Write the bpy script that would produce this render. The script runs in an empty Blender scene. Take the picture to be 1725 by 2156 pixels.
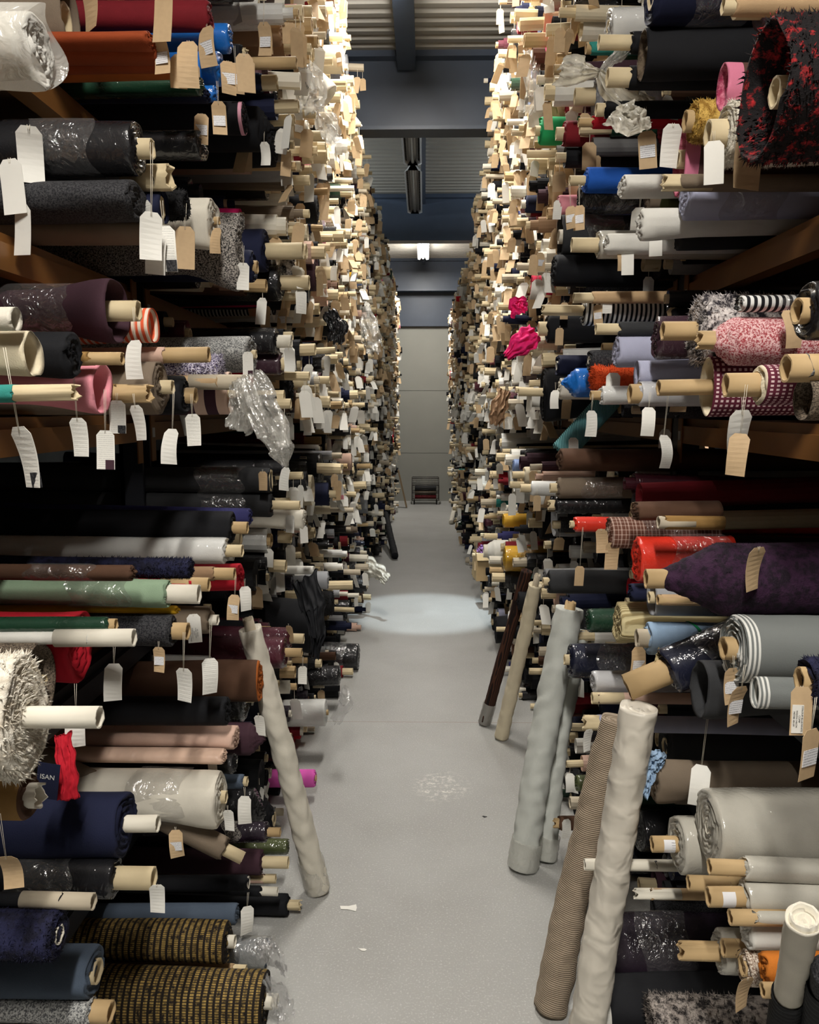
import bpy, math, random
from mathutils import Vector, Matrix, noise
R0 = random.Random(7)
S = bpy.context.scene
COL = S.collection
PI = math.pi

# ------------------------------------------------------------ camera, world, exposure, lights
H = 1.6
F = 1700.0
PITCH = math.atan(218 / F)
YAW = math.atan(30.5 / F)
cd = bpy.data.cameras.new('camera')
cd.sensor_fit = 'HORIZONTAL'; cd.sensor_width = 36; cd.lens = F / 1725 * 36
cd.clip_start = .05; cd.clip_end = 60
cam = bpy.data.objects.new('camera', cd); COL.objects.link(cam)
cam.location = (0, 0, H)
cam.rotation_euler = (PI / 2 - PITCH, 0, YAW)
S.camera = cam
CM = Matrix.Translation((0, 0, H)) @ Matrix.Rotation(YAW, 4, 'Z') @ Matrix.Rotation(PI / 2 - PITCH, 4, 'X')
C3 = CM.to_3x3()
S.view_settings.view_transform = 'Standard'
S.view_settings.look = 'None'
S.view_settings.gamma = 1
S.view_settings.use_curve_mapping = False
S.view_settings.exposure = 0.27

w = bpy.data.worlds.new('world'); S.world = w; w.use_nodes = True
w.node_tree.nodes['Background'].inputs[0].default_value = (.6, .65, .7, 1)
w.node_tree.nodes['Background'].inputs[1].default_value = .012

def area(name, loc, sx, sy, watts, col, spread=180, rot=(0, 0, 0)):
    l = bpy.data.lights.new(name, 'AREA'); l.shape = 'RECTANGLE'; l.size = sx; l.size_y = sy
    l.energy = watts; l.color = col; l.spread = math.radians(spread)
    o = bpy.data.objects.new(name, l); COL.objects.link(o); o.location = loc; o.rotation_euler = rot
    return o
WARM = (1, .955, .89)
area('batten_light', (-.05, -.55, 3.8), .12, 1.3, 125, WARM)
area('batten_light', (-.05, 4.1, 3.86), .12, 1.3, 62, WARM)
area('batten_light', (-.02, 12.2, 3.86), .12, 1.3, 62, WARM)
sl_ = bpy.data.lights.new('cool_spot_light', 'SPOT'); sl_.energy = 700; sl_.color = (.8, .93, 1); sl_.spot_size = math.radians(21); sl_.spot_blend = .5; sl_.shadow_soft_size = .04
so_ = bpy.data.objects.new('cool_spot_light', sl_); COL.objects.link(so_); so_.location = (0, 6.25, 3.95)
for yy_, pw in ((-.55, 40), (4.1, 40), (12.2, 16)):
    for sg_ in (-1, 1):
        area('ceiling_fill', (-.05 + sg_ * .1, yy_, 3.8), .06, 1.3, pw, WARM, 180, (0, sg_ * math.radians(-125), 0))  # added strips beside the battens, only to brighten the ceiling
for xx_ in (-2.1, 2.1):
    area('bay_ceiling_fill', (xx_, 7.8, 3.62), .3, 3.4, 170, (.9, .97, 1), 180, (math.radians(180), 0, 0))  # added upward strips without fixtures, lifting the ceiling of the unlit bay
area('next_aisle_light', (2.45, 5.8, 3.0), .3, 3.0, 160, (1, .97, .95))

def ray(px, py):
    return (C3 @ Vector(((px - 862.5) / F, (1078 - py) / F, -1)))
def at_x(px, py, X):
    r = ray(px, py); t = X / r.x
    return Vector((0, 0, H)) + r * t
def at_z(px, py, Z=0):
    r = ray(px, py); t = (Z - H) / r.z
    return Vector((0, 0, H)) + r * t
def at_y(px, py, Y):
    r = ray(px, py); t = Y / r.y
    return Vector((0, 0, H)) + r * t

# ------------------------------------------------------------ materials
def lin(c):
    return tuple((v / 255 / 12.92 if v / 255 <= .04045 else ((v / 255 + .055) / 1.055) ** 2.4) for v in c)
MATS = {}
def newmat(name):
    m = bpy.data.materials.new(name); m.use_nodes = True
    nt = m.node_tree; b = nt.nodes['Principled BSDF']
    return m, nt, b
def node(nt, t, **kw):
    n = nt.nodes.new(t)
    for k, v in kw.items():
        if k in n.inputs: n.inputs[k].default_value = v
        else: setattr(n, k, v)
    return n
def mixc(nt, fac, a, b):
    m = nt.nodes.new('ShaderNodeMix'); m.data_type = 'RGBA'
    for i, v in ((6, a), (7, b)):
        if isinstance(v, tuple): m.inputs[i].default_value = (*v[:3], 1)
        else: nt.links.new(v, m.inputs[i])
    if isinstance(fac, float): m.inputs[0].default_value = fac
    else: nt.links.new(fac, m.inputs[0])
    return m.outputs[2]
def ramp(nt, src, p0, p1):
    r = nt.nodes.new('ShaderNodeMapRange'); r.inputs[1].default_value = p0; r.inputs[2].default_value = p1
    nt.links.new(src, r.inputs[0]); return r.outputs[0]
def math_n(nt, op, a, b):
    m = nt.nodes.new('ShaderNodeMath'); m.operation = op
    for i, v in ((0, a), (1, b)):
        if isinstance(v, (int, float)): m.inputs[i].default_value = v
        else: nt.links.new(v, m.inputs[i])
    return m.outputs[0]
def fabric(name, c1, kind='plain', c2=None, rough=.85, scale=1.0):
    key = (name, kind)
    if key in MATS: return MATS[key]
    m, nt, b = newmat(name + '_' + kind)
    A = lin(c1); B = lin(c2) if c2 else tuple(v * .72 for v in A)
    tc = nt.nodes.new('ShaderNodeTexCoord'); ob = tc.outputs['Object']
    n1 = node(nt, 'ShaderNodeTexNoise', Scale=14.0, Detail=4.0); nt.links.new(ob, n1.inputs[0])
    n2 = node(nt, 'ShaderNodeTexNoise', Scale=420.0, Detail=2.0); nt.links.new(ob, n2.inputs[0])
    hgt = n2.outputs[0]; dist = .0012; st = .35
    if kind in ('plain', 'film', 'satin', 'fur'):
        col = mixc(nt, ramp(nt, n1.outputs[0], .35, .75), A, tuple(v * .86 for v in A))
    if kind == 'fur':
        n3 = node(nt, 'ShaderNodeTexNoise', Scale=45.0, Detail=5.0, Roughness=.7); nt.links.new(ob, n3.inputs[0])
        o_ = .1 if 'red' in name else 0
        col = mixc(nt, ramp(nt, n3.outputs[0], .42 + o_, .58 + o_), A, B); hgt = n3.outputs[0]; dist = .008; st = .7
    elif kind == 'marl':
        n3 = node(nt, 'ShaderNodeTexNoise', Scale=260.0 * scale, Detail=3.0, Roughness=.8); nt.links.new(ob, n3.inputs[0])
        col = mixc(nt, ramp(nt, n3.outputs[0], .44, .56), A, B); hgt = n3.outputs[0]; dist = .002
    elif kind in ('stripe', 'cord', 'rib'):
        wv = node(nt, 'ShaderNodeTexWave', Scale=(22.0 if kind == 'stripe' else 60.0) * scale, Distortion=.25)
        wv.bands_direction = 'X' if kind != 'rib' else 'Y'
        nt.links.new(ob, wv.inputs[0])
        col = mixc(nt, ramp(nt, wv.outputs['Fac'], .4, .6), A, B)
        if kind != 'stripe': hgt = wv.outputs['Fac']; dist = .003; st = .6
    elif kind in ('check', 'plaid', 'gold', 'dots'):
        sx = nt.nodes.new('ShaderNodeSeparateXYZ'); nt.links.new(ob, sx.inputs[0])
        ang = math_n(nt, 'ARCTAN2', sx.outputs[1], sx.outputs[2])
        xf = math_n(nt, 'FRACT', math_n(nt, 'MULTIPLY', sx.outputs[0], (60 if kind == 'gold' else 85 if kind != 'plaid' else 48) * scale), 0)
        af = math_n(nt, 'FRACT', math_n(nt, 'MULTIPLY', ang, (11 if kind == 'gold' else 5 if kind != 'plaid' else 3.2)), 0)
        if kind == 'gold':
            a = math_n(nt, 'GREATER_THAN', xf, .38); c = math_n(nt, 'GREATER_THAN', af, .3)
            n3 = node(nt, 'ShaderNodeTexNoise', Scale=90.0); nt.links.new(ob, n3.inputs[0])
            f = math_n(nt, 'MULTIPLY', math_n(nt, 'MULTIPLY', a, c), ramp(nt, n3.outputs[0], .3, .6))
            col = mixc(nt, f, A, B); hgt = f; dist = .004
        elif kind == 'plaid':
            a = math_n(nt, 'GREATER_THAN', xf, .82); c = math_n(nt, 'GREATER_THAN', af, .85)
            x2 = math_n(nt, 'LESS_THAN', math_n(nt, 'ABSOLUTE', math_n(nt, 'SUBTRACT', xf, .35), 0), .05)
            f = math_n(nt, 'MULTIPLY', math_n(nt, 'ADD', math_n(nt, 'ADD', a, c), x2), .45)
            col = mixc(nt, f, A, B)
        else:
            a = math_n(nt, 'LESS_THAN', xf, .5); c = math_n(nt, 'LESS_THAN', af, .5)
            col = mixc(nt, math_n(nt, 'MULTIPLY', a, c), A, B)
    elif kind[:4] == 'edge':
        wd, sc_ = [float(v) for v in kind[4:].split('_')]
        sx = nt.nodes.new('ShaderNodeSeparateXYZ'); nt.links.new(ob, sx.inputs[0])
        f = math_n(nt, 'MULTIPLY', math_n(nt, 'GREATER_THAN', sx.outputs[0], -wd), math_n(nt, 'GREATER_THAN', math_n(nt, 'FRACT', math_n(nt, 'MULTIPLY', sx.outputs[0], sc_), 0), .5))
        col = mixc(nt, f, A, B)
    elif kind == 'wood':
        mp = nt.nodes.new('ShaderNodeMapping'); mp.inputs['Scale'].default_value = (1.2, 8, 8); nt.links.new(ob, mp.inputs[0])
        wv = node(nt, 'ShaderNodeTexWave', Scale=6.0, Distortion=9.0, Detail=1.0); wv.bands_direction = 'Y'
        wv.inputs['Detail Scale'].default_value = .6
        nt.links.new(mp.outputs[0], wv.inputs[0]); col = mixc(nt, ramp(nt, wv.outputs['Fac'], .35, .6), A, B)
    if isinstance(col, tuple): b.inputs['Base Color'].default_value = (*col, 1)
    else: nt.links.new(col, b.inputs['Base Color'])
    b.inputs['Roughness'].default_value = {'film': .6, 'satin': .38}.get(kind, rough)
    b.inputs['Specular IOR Level'].default_value = .3
    if kind == 'satin':
        w1 = node(nt, 'ShaderNodeTexNoise', Scale=26.0, Detail=1.0, Distortion=1.2)
        mp = nt.nodes.new('ShaderNodeMapping'); mp.inputs['Scale'].default_value = (.55, .5, .5)
        nt.links.new(ob, mp.inputs[0]); nt.links.new(mp.outputs[0], w1.inputs[0])
        hgt = w1.outputs[0]; dist = .014; st = .7
    bm_ = nt.nodes.new('ShaderNodeBump'); bm_.inputs['Strength'].default_value = st; bm_.inputs['Distance'].default_value = dist
    nt.links.new(hgt, bm_.inputs['Height']); nt.links.new(bm_.outputs[0], b.inputs['Normal'])
    if kind == 'film':
        b.inputs['Coat Weight'].default_value = 1; b.inputs['Coat Roughness'].default_value = .12
        w1 = node(nt, 'ShaderNodeTexNoise', Scale=38.0, Detail=2.0, Distortion=1.5); nt.links.new(ob, w1.inputs[0])
        b2 = nt.nodes.new('ShaderNodeBump'); b2.inputs['Strength'].default_value = .6; b2.inputs['Distance'].default_value = .006
        nt.links.new(w1.outputs[0], b2.inputs['Height']); nt.links.new(b2.outputs[0], b.inputs['Coat Normal'])
    MATS[key] = m
    return m
def simple(name, c, rough=.6, metal=0, var=.1, nscale=30., bump=.2):
    if name in MATS: return MATS[name]
    m, nt, b = newmat(name); A = lin(c)
    tc = nt.nodes.new('ShaderNodeTexCoord')
    n = node(nt, 'ShaderNodeTexNoise', Scale=nscale, Detail=5.0); nt.links.new(tc.outputs['Object'], n.inputs[0])
    col = mixc(nt, ramp(nt, n.outputs[0], .3, .7), A, tuple(v * (1 - var) for v in A))
    nt.links.new(col, b.inputs['Base Color'])
    b.inputs['Roughness'].default_value = rough; b.inputs['Metallic'].default_value = metal
    bu = nt.nodes.new('ShaderNodeBump'); bu.inputs['Strength'].default_value = bump; bu.inputs['Distance'].default_value = .002
    nt.links.new(n.outputs[0], bu.inputs['Height']); nt.links.new(bu.outputs[0], b.inputs['Normal'])
    MATS[name] = m; return m
def plastic(name, c, milky=.15, gloss=.25):
    if name in MATS: return MATS[name]
    m = bpy.data.materials.new(name); m.use_nodes = True; nt = m.node_tree; nt.nodes.clear()
    out = nt.nodes.new('ShaderNodeOutputMaterial')
    tr = nt.nodes.new('ShaderNodeBsdfTransparent'); gl = nt.nodes.new('ShaderNodeBsdfGlossy'); di = nt.nodes.new('ShaderNodeBsdfDiffuse')
    tl = nt.nodes.new('ShaderNodeBsdfTranslucent')
    gl.inputs['Roughness'].default_value = .16
    di.inputs[0].default_value = (*lin(c), 1); tl.inputs[0].default_value = (*lin(c), 1)
    tc = nt.nodes.new('ShaderNodeTexCoord')
    n = node(nt, 'ShaderNodeTexNoise', Scale=34.0, Detail=3.0, Distortion=1.2); nt.links.new(tc.outputs['Object'], n.inputs[0])
    bu = nt.nodes.new('ShaderNodeBump'); bu.inputs['Strength'].default_value = .8; bu.inputs['Distance'].default_value = .012
    nt.links.new(n.outputs[0], bu.inputs['Height'])
    for s in (gl, di): nt.links.new(bu.outputs[0], s.inputs['Normal'])
    m0 = nt.nodes.new('ShaderNodeMixShader'); m0.inputs[0].default_value = .4
    nt.links.new(di.outputs[0], m0.inputs[1]); nt.links.new(tl.outputs[0], m0.inputs[2])
    m1 = nt.nodes.new('ShaderNodeMixShader'); m1.inputs[0].default_value = milky
    nt.links.new(tr.outputs[0], m1.inputs[1]); nt.links.new(m0.outputs[0], m1.inputs[2])
    m2 = nt.nodes.new('ShaderNodeMixShader'); m2.inputs[0].default_value = gloss
    nt.links.new(m1.outputs[0], m2.inputs[1]); nt.links.new(gl.outputs[0], m2.inputs[2])
    nt.links.new(m2.outputs[0], out.inputs[0])
    MATS[name] = m; return m
def emit(name, c, s):
    m = bpy.data.materials.new(name); m.use_nodes = True; b = m.node_tree.nodes['Principled BSDF']
    b.inputs['Emission Color'].default_value = (*c, 1); b.inputs['Emission Strength'].default_value = s
    b.inputs['Base Color'].default_value = (.9, .9, .9, 1); return m

# colour word -> rgb, pattern, second colour
PAL = {
 'black': ((20, 21, 25), 'plain', None), 'glossy black': ((15, 15, 19), 'film', None), 'charcoal': ((52, 53, 55), 'plain', None),
 'navy': ((26, 31, 58), 'plain', None), 'glossy navy': ((24, 28, 50), 'film', None), 'indigo': ((52, 52, 100), 'plain', None),
 'plum': ((66, 42, 52), 'plain', None), 'glossy plum': ((60, 36, 48), 'film', None), 'plum satin': ((92, 68, 76), 'satin', None),
 'cream': ((222, 210, 182), 'plain', None), 'white': ((226, 224, 216), 'plain', None), 'glossy white': ((222, 222, 218), 'film', None),
 'linen white': ((218, 212, 197), 'plain', None), 'pale grey': ((160, 162, 166), 'plain', None), 'glossy grey': ((120, 122, 126), 'film', None),
 'grey': ((112, 112, 112), 'plain', None), 'grey tweed': ((120, 122, 124), 'marl', (50, 52, 56)), 'dark tweed': ((66, 66, 68), 'marl', (28, 28, 32)),
 'speckled tweed': ((175, 168, 160), 'marl', (24, 24, 26)), 'grey marl': ((190, 190, 186), 'marl', (84, 86, 88)),
 'taupe': ((122, 108, 92), 'plain', None), 'taupe fleece': ((112, 98, 80), 'fur', (60, 48, 38)), 'brown': ((88, 62, 46), 'plain', None),
 'burlap': ((128, 114, 98), 'marl', (62, 54, 46)), 'burnt orange': ((178, 96, 38), 'plain', None), 'rust': ((150, 66, 30), 'plain', None),
 'orange': ((232, 90, 42), 'plain', None), 'red': ((188, 26, 44), 'plain', None), 'scarlet': ((226, 52, 32), 'film', None),
 'dark red': ((120, 24, 34), 'plain', None), 'crimson': ((190, 30, 66), 'plain', None), 'burgundy': ((80, 26, 42), 'film', None),
 'pink': ((232, 150, 162), 'plain', None), 'hot pink': ((238, 40, 120), 'plain', None), 'magenta pink': ((214, 90, 176), 'plain', None),
 'blush': ((208, 174, 156), 'plain', None), 'peach': ((224, 190, 168), 'satin', None), 'rose pile': ((160, 52, 84), 'fur', (214, 130, 150)),
 'bright blue': ((20, 112, 204), 'film', None), 'cobalt': ((28, 86, 178), 'plain', None), 'light blue': ((136, 160, 208), 'film', None),
 'sky blue': ((150, 176, 204), 'plain', None), 'slate blue': ((78, 90, 106), 'plain', None), 'lavender': ((178, 180, 204), 'plain', None),
 'lilac': ((170, 130, 190), 'plain', None), 'purple velvet': ((52, 26, 52), 'fur', (24, 12, 26)), 'aubergine': ((36, 24, 38), 'film', None),
 'green': ((30, 150, 92), 'plain', None), 'dark green': ((20, 60, 40), 'film', None), 'sage green': ((142, 166, 138), 'plain', None),
 'olive': ((76, 80, 46), 'plain', None), 'khaki green': ((70, 78, 42), 'film', None), 'teal rib': ((128, 188, 190), 'cord', (66, 120, 126)),
 'teal': ((52, 140, 130), 'plain', None), 'mustard': ((206, 158, 36), 'film', None), 'yellow': ((236, 186, 40), 'plain', None), 'gold pile': ((214, 176, 92), 'fur', (150, 112, 44)),
 'ochre': ((150, 116, 66), 'plain', None), 'cream knit': ((220, 206, 160), 'rib', (176, 158, 112)), 'ivory boucle': ((222, 216, 200), 'fur', (186, 178, 160)),
 'ivory fur': ((238, 232, 218), 'fur', (206, 196, 178)), 'black red fur': ((20, 16, 18), 'fur', (190, 40, 44)), 'piebald fur': ((216, 208, 204), 'fur', (44, 40, 46)),
 'rose marl': ((232, 196, 196), 'marl', (160, 54, 62)), 'salt pepper fur': ((178, 168, 160), 'fur', (46, 42, 42)), 'black fur': ((26, 26, 28), 'fur', (10, 10, 12)),
 'navy fur': ((34, 36, 66), 'fur', (18, 18, 36)), 'brown plaid': ((104, 66, 52), 'plaid', (214, 190, 176)), 'maroon check': ((96, 34, 52), 'check', (222, 196, 196)),
 'blue dot': ((40, 62, 150), 'dots', (220, 224, 240)), 'mono stripe': ((226, 226, 222), 'stripe', (20, 20, 24)), 'sunset stripe': ((228, 96, 60), 'stripe', (232, 214, 196)),
 'violet speckle': ((60, 46, 92), 'marl', (220, 214, 226)), 'gold weave': ((30, 24, 20), 'gold', (168, 140, 78)), 'wood grain': ((74, 44, 30), 'wood', (26, 14, 10)),
 'clear wrapped': ((188, 184, 172), 'film', None), 'striped grey': ((120, 124, 122), 'edge.026_110', (226, 226, 220)), 'banded plum': ((70, 44, 56), 'edge.12_16', (226, 196, 178)), 'rose edged brown': ((84, 58, 50), 'edge.035_14', (206, 120, 146)), 'pink edged black': ((22, 22, 26), 'edge.01_40', (220, 160, 180)), 'tan': ((190, 160, 122), 'plain', None),
 'camel': ((150, 120, 92), 'plain', None), 'cream cord': ((176, 160, 140), 'cord', (140, 124, 104)), 'white satin': ((218, 211, 197), 'satin', None),
 'silver': ((200, 200, 202), 'film', None), 'knit cream': ((218, 208, 192), 'marl', (120, 92, 74)), 'tan felt': ((196, 114, 38), 'plain', None),
}
def pmat(word):
    c, k, c2 = PAL[word]
    return fabric(word.replace(' ', '_'), c, k, c2)
CARD = simple('cream_cardboard', (214, 196, 158), .75, 0, .1, 12)
BROWN = simple('brown_cardboard', (192, 163, 118), .75, 0, .14, 12)
WCARD = simple('white_cardboard', (226, 220, 204), .7, 0, .06, 12)
GCARD = simple('grey_cardboard', (190, 178, 156), .8, 0, .1, 12)
TUBES = {'c': CARD, 'b': BROWN, 'w': WCARD, 'g': GCARD}
TWORD = {'c': 'cream', 'b': 'brown', 'w': 'white', 'g': 'greyish'}
STRING = simple('cotton_string', (214, 206, 188), .9)
PWHITE = simple('white_card_paper', (232, 230, 222), .7, 0, .05, 20, .05)
PMAN = simple('manila_paper', (196, 168, 130), .75, 0, .1, 60, .1)
FILM = plastic('clear_film', (235, 235, 235), .08, .16)
MILK = plastic('milky_plastic', (232, 230, 222), .42, .14)
TISSUE = plastic('white_tissue_plastic', (240, 236, 224), .8, .08)
def printed(name, base, rows=16, ink=.35):
    m, nt, b = newmat(name)
    tc = nt.nodes.new('ShaderNodeTexCoord'); sx = nt.nodes.new('ShaderNodeSeparateXYZ'); nt.links.new(tc.outputs['Object'], sx.inputs[0])
    fr = math_n(nt, 'FRACT', math_n(nt, 'MULTIPLY', sx.outputs[2], 190.), 0)
    line = math_n(nt, 'LESS_THAN', fr, .3)
    n = node(nt, 'ShaderNodeTexNoise', Scale=900.0, Detail=1.0); nt.links.new(tc.outputs['Object'], n.inputs[0])
    gap = math_n(nt, 'GREATER_THAN', n.outputs[0], .47)
    sidex = math_n(nt, 'LESS_THAN', math_n(nt, 'ABSOLUTE', sx.outputs[0], 0), .019)
    f = math_n(nt, 'MULTIPLY', math_n(nt, 'MULTIPLY', math_n(nt, 'MULTIPLY', line, gap), sidex), ink)
    nt.links.new(mixc(nt, f, lin(base), (.05, .05, .06)), b.inputs['Base Color'])
    b.inputs['Roughness'].default_value = .7
    return m
PPRINT = printed('printed_stock_card', (230, 228, 220))
PSTICK = printed('printed_sticker', (228, 228, 230), ink=.8)

# ------------------------------------------------------------ mesh helpers
def mesh_from(name, V, Fc, mats=None, mi=None, smooth=True):
    me = bpy.data.meshes.new(name); me.from_pydata(V, [], Fc)
    if mats:
        for m in mats: me.materials.append(m)
    if mi: me.polygons.foreach_set('material_index', mi)
    me.polygons.foreach_set('use_smooth', [smooth] * len(me.polygons))
    me.update(); return me
def link(name, me, parent=None, loc=None, rot=None):
    o = bpy.data.objects.new(name, me); COL.objects.link(o)
    if parent: o.parent = parent
    if loc is not None: o.location = loc
    if rot is not None: o.rotation_euler = rot
    return o
def tag(o, label=None, cat=None, group=None, kind=None):
    if label: o['label'] = label
    if cat: o['category'] = cat
    if group: o['group'] = group
    if kind: o['kind'] = kind
    return o
def boxes(name, lst, m, parent=None, smooth=False, loc=None):
    V = []; Fc = []
    for (x0, y0, z0, x1, y1, z1) in lst:
        k = len(V)
        V += [(x0, y0, z0), (x1, y0, z0), (x1, y1, z0), (x0, y1, z0), (x0, y0, z1), (x1, y0, z1), (x1, y1, z1), (x0, y1, z1)]
        Fc += [tuple(k + i for i in f) for f in ((0, 3, 2, 1), (4, 5, 6, 7), (0, 1, 5, 4), (1, 2, 6, 5), (2, 3, 7, 6), (3, 0, 4, 7))]
    return link(name, mesh_from(name, V, Fc, [m], None, smooth), parent, loc)
def bars(pairs, r, n=6):
    V = []; Fc = []
    for a, b in pairs:
        a = Vector(a); b = Vector(b); d = (b - a).normalized()
        u = d.orthogonal().normalized(); v = d.cross(u); k = len(V)
        for p in (a, b):
            for i in range(n):
                t = 2 * PI * i / n; V.append(tuple(p + (u * math.cos(t) + v * math.sin(t)) * r))
        for i in range(n):
            j = (i + 1) % n; Fc.append((k + i, k + j, k + n + j, k + n + i))
        Fc.append(tuple(k + i for i in range(n))[::-1]); Fc.append(tuple(k + n + i for i in range(n)))
    return V, Fc
def sm(t):
    t = max(0, min(1, t)); return t * t * (3 - 2 * t)

def cloth_mesh(name, mat, R, L, rin, rnd, seg=40, layers=6, sy=1., sz=1., amp=.006, cone=0., flare=0., fur=0., hollow=0., wob=.03, mat2=None, sag=0.):
    """wound cloth: axis on local x, end face at x = 0 towards the aisle, spiral end built as real steps"""
    a1, a2, a3 = (rnd.uniform(0, 6.3) for _ in range(3)); so = rnd.uniform(0, 50)
    def ang(t, x):
        return 1 + wob * math.sin(2 * t + a1) + wob * .6 * math.sin(3 * t + a2 + x * 6) + wob * .5 * math.sin(5 * t + a3 + x * 14) + wob * .9 * noise.noise(Vector((x * 9 + so, math.cos(t) * 2, math.sin(t) * 2)))
    xs = [-L, -L * .75, -L * .5, -L * .3, -.2, -.15, -.11, -.075, -.045, -.02, -.008, 0]
    xs = sorted(set(x for x in xs if x >= -L))
    V = []; Fc = []; MI = []
    def ring(x, r, face=False, t0=None):
        for i in range(seg):
            t = 2 * PI * i / seg
            rr = r * ang(t, x)
            xx = x
            if face:
                q = layers * (r / R) - t / (2 * PI) + .3 * math.sin(2 * t + a1)
                f = q - math.floor(q)
                xx = x + amp * (f * f) + (noise.noise(Vector((so, r * 60, t * 1.5))) * amp * .8)
            y = math.sin(t) * rr * sy; z = math.cos(t) * rr * sz
            if sag and z < 0: z *= 1 + sag * sm((x + .16) / .16)
            V.append((xx, y, z))
    for x in xs:
        f = 1.0
        if flare: f = 1 - flare * (1 - sm((x + .16) / .16))
        if x == 0: f *= .985
        ring(x, R * f)
    nr = len(xs)
    rings = max(4, int(layers * 3.2))
    lo = max(rin, .004)
    for j in range(1, rings + 1):
        u = j / rings
        r = R * .97 * (1 - u) + lo * u
        x = cone * u if not hollow else (-hollow * sm(u * 3))
        ring(x, r, True)
    tot = nr + rings
    for k in range(tot - 1):
        for i in range(seg):
            j = (i + 1) % seg
            Fc.append((k * seg + i, (k + 1) * seg + i, (k + 1) * seg + j, k * seg + j)); MI.append(1 if (mat2 and k >= nr - 1) else 0)
    Fc.append(tuple((tot - 1) * seg + i for i in range(seg))[::-1]); MI.append(1 if mat2 else 0)
    Fc.append(tuple(range(seg))); MI.append(0)
    if fur:
        n = int(900 + 9000 * R)
        for _ in range(n):
            if rnd.random() < .7:
                x = -abs(rnd.gauss(0, .11)); x = max(x, -L * .9); t = rnd.uniform(0, 2 * PI); f = 1 - (flare * (1 - sm((x + .16) / .16)) if flare else 0)
                rr = R * f * ang(t, x) * .985
                p = Vector((x, math.sin(t) * rr * sy, math.cos(t) * rr * sz)); nn = Vector((rnd.uniform(-.2, .9), math.sin(t), math.cos(t)))
            else:
                t = rnd.uniform(0, 2 * PI); u = rnd.uniform(0, .5 if hollow else .9)
                rr = R * (1 - u); x = cone * u if not hollow else (-hollow * sm(u * 3))
                p = Vector((x, math.sin(t) * rr * sy, math.cos(t) * rr * sz)); nn = Vector((1, math.sin(t) * .6, math.cos(t) * .6))
            nn += Vector((rnd.uniform(-.6, .6), rnd.uniform(-.6, .6), rnd.uniform(-.6, .6))); nn.normalize()
            s = nn.orthogonal().normalized() * fur * .16; k = len(V)
            s2 = nn.cross(s)
            V += [tuple(p + s), tuple(p - s * .5 + s2 * .8), tuple(p - s * .5 - s2 * .8), tuple(p + nn * fur * rnd.uniform(.5, 1.2))]
            Fc += [(k, k + 1, k + 3), (k + 1, k + 2, k + 3), (k + 2, k, k + 3)]; MI += [0] * 3
    return mesh_from(name, V, Fc, [mat] + ([mat2] if mat2 else []), MI)

def core_mesh(name, mat, r, x0, x1, rnd, seg=24, torn=0.):
    ri = r * .84; V = []; Fc = []
    prof = [(x0, r), (x1, r), (x1, ri), (x1 - .1, ri)]
    sq = rnd.uniform(-.06, .06)
    for k, (x, rr) in enumerate(prof):
        for i in range(seg):
            t = 2 * PI * i / seg
            xx = x + (torn * noise.noise(Vector((x0 * 77, math.cos(t) * 2.2, math.sin(t) * 2.2))) if k in (1, 2) else 0)
            V.append((xx, math.sin(t) * rr * (1 + sq), math.cos(t) * rr * (1 - sq)))
    for k in range(3):
        for i in range(seg):
            j = (i + 1) % seg; Fc.append((k * seg + i, (k + 1) * seg + i, (k + 1) * seg + j, k * seg + j))
    Fc.append(tuple(3 * seg + i for i in range(seg))[::-1]); Fc.append(tuple(range(seg)))
    me = mesh_from(name, V, Fc, [mat], None, True)
    me.polygons.foreach_set('use_smooth', [i < seg or 2 * seg <= i < 3 * seg for i in range(len(me.polygons))])
    return me
def sleeve_mesh(name, mat, R, x0, x1, rnd, sy=1, sz=1, seg=36):
    V = []; Fc = []; n = 5; so = rnd.uniform(0, 99)
    for k in range(n):
        x = x0 + (x1 - x0) * k / (n - 1)
        for i in range(seg):
            t = 2 * PI * i / seg; rr = R * (1.07 + .03 * noise.noise(Vector((x * 20 + so, math.cos(t) * 3, math.sin(t) * 3))))
            V.append((x + .01 * math.sin(3 * t + so), math.sin(t) * rr * sy, math.cos(t) * rr * sz))
    for k in range(n - 1):
        for i in range(seg):
            j = (i + 1) % seg; Fc.append((k * seg + i, (k + 1) * seg + i, (k + 1) * seg + j, k * seg + j))
    return mesh_from(name, V, Fc, [mat])

def text_on(body, size, parent, loc, rot, m):
    fc = bpy.data.curves.new('t', 'FONT'); fc.body = body; fc.size = size; fc.align_x = 'CENTER'; fc.align_y = 'CENTER'; fc.space_line = 1.1
    fo = bpy.data.objects.new('t', fc); COL.objects.link(fo); bpy.context.view_layer.update()
    me = bpy.data.meshes.new_from_object(fo.evaluated_get(bpy.context.evaluated_depsgraph_get())); bpy.data.objects.remove(fo)
    me.materials.clear(); me.materials.append(m)
    return link('lettering', me, parent, loc, rot)
INK = simple('black_ink', (30, 30, 32), .8)

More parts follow.
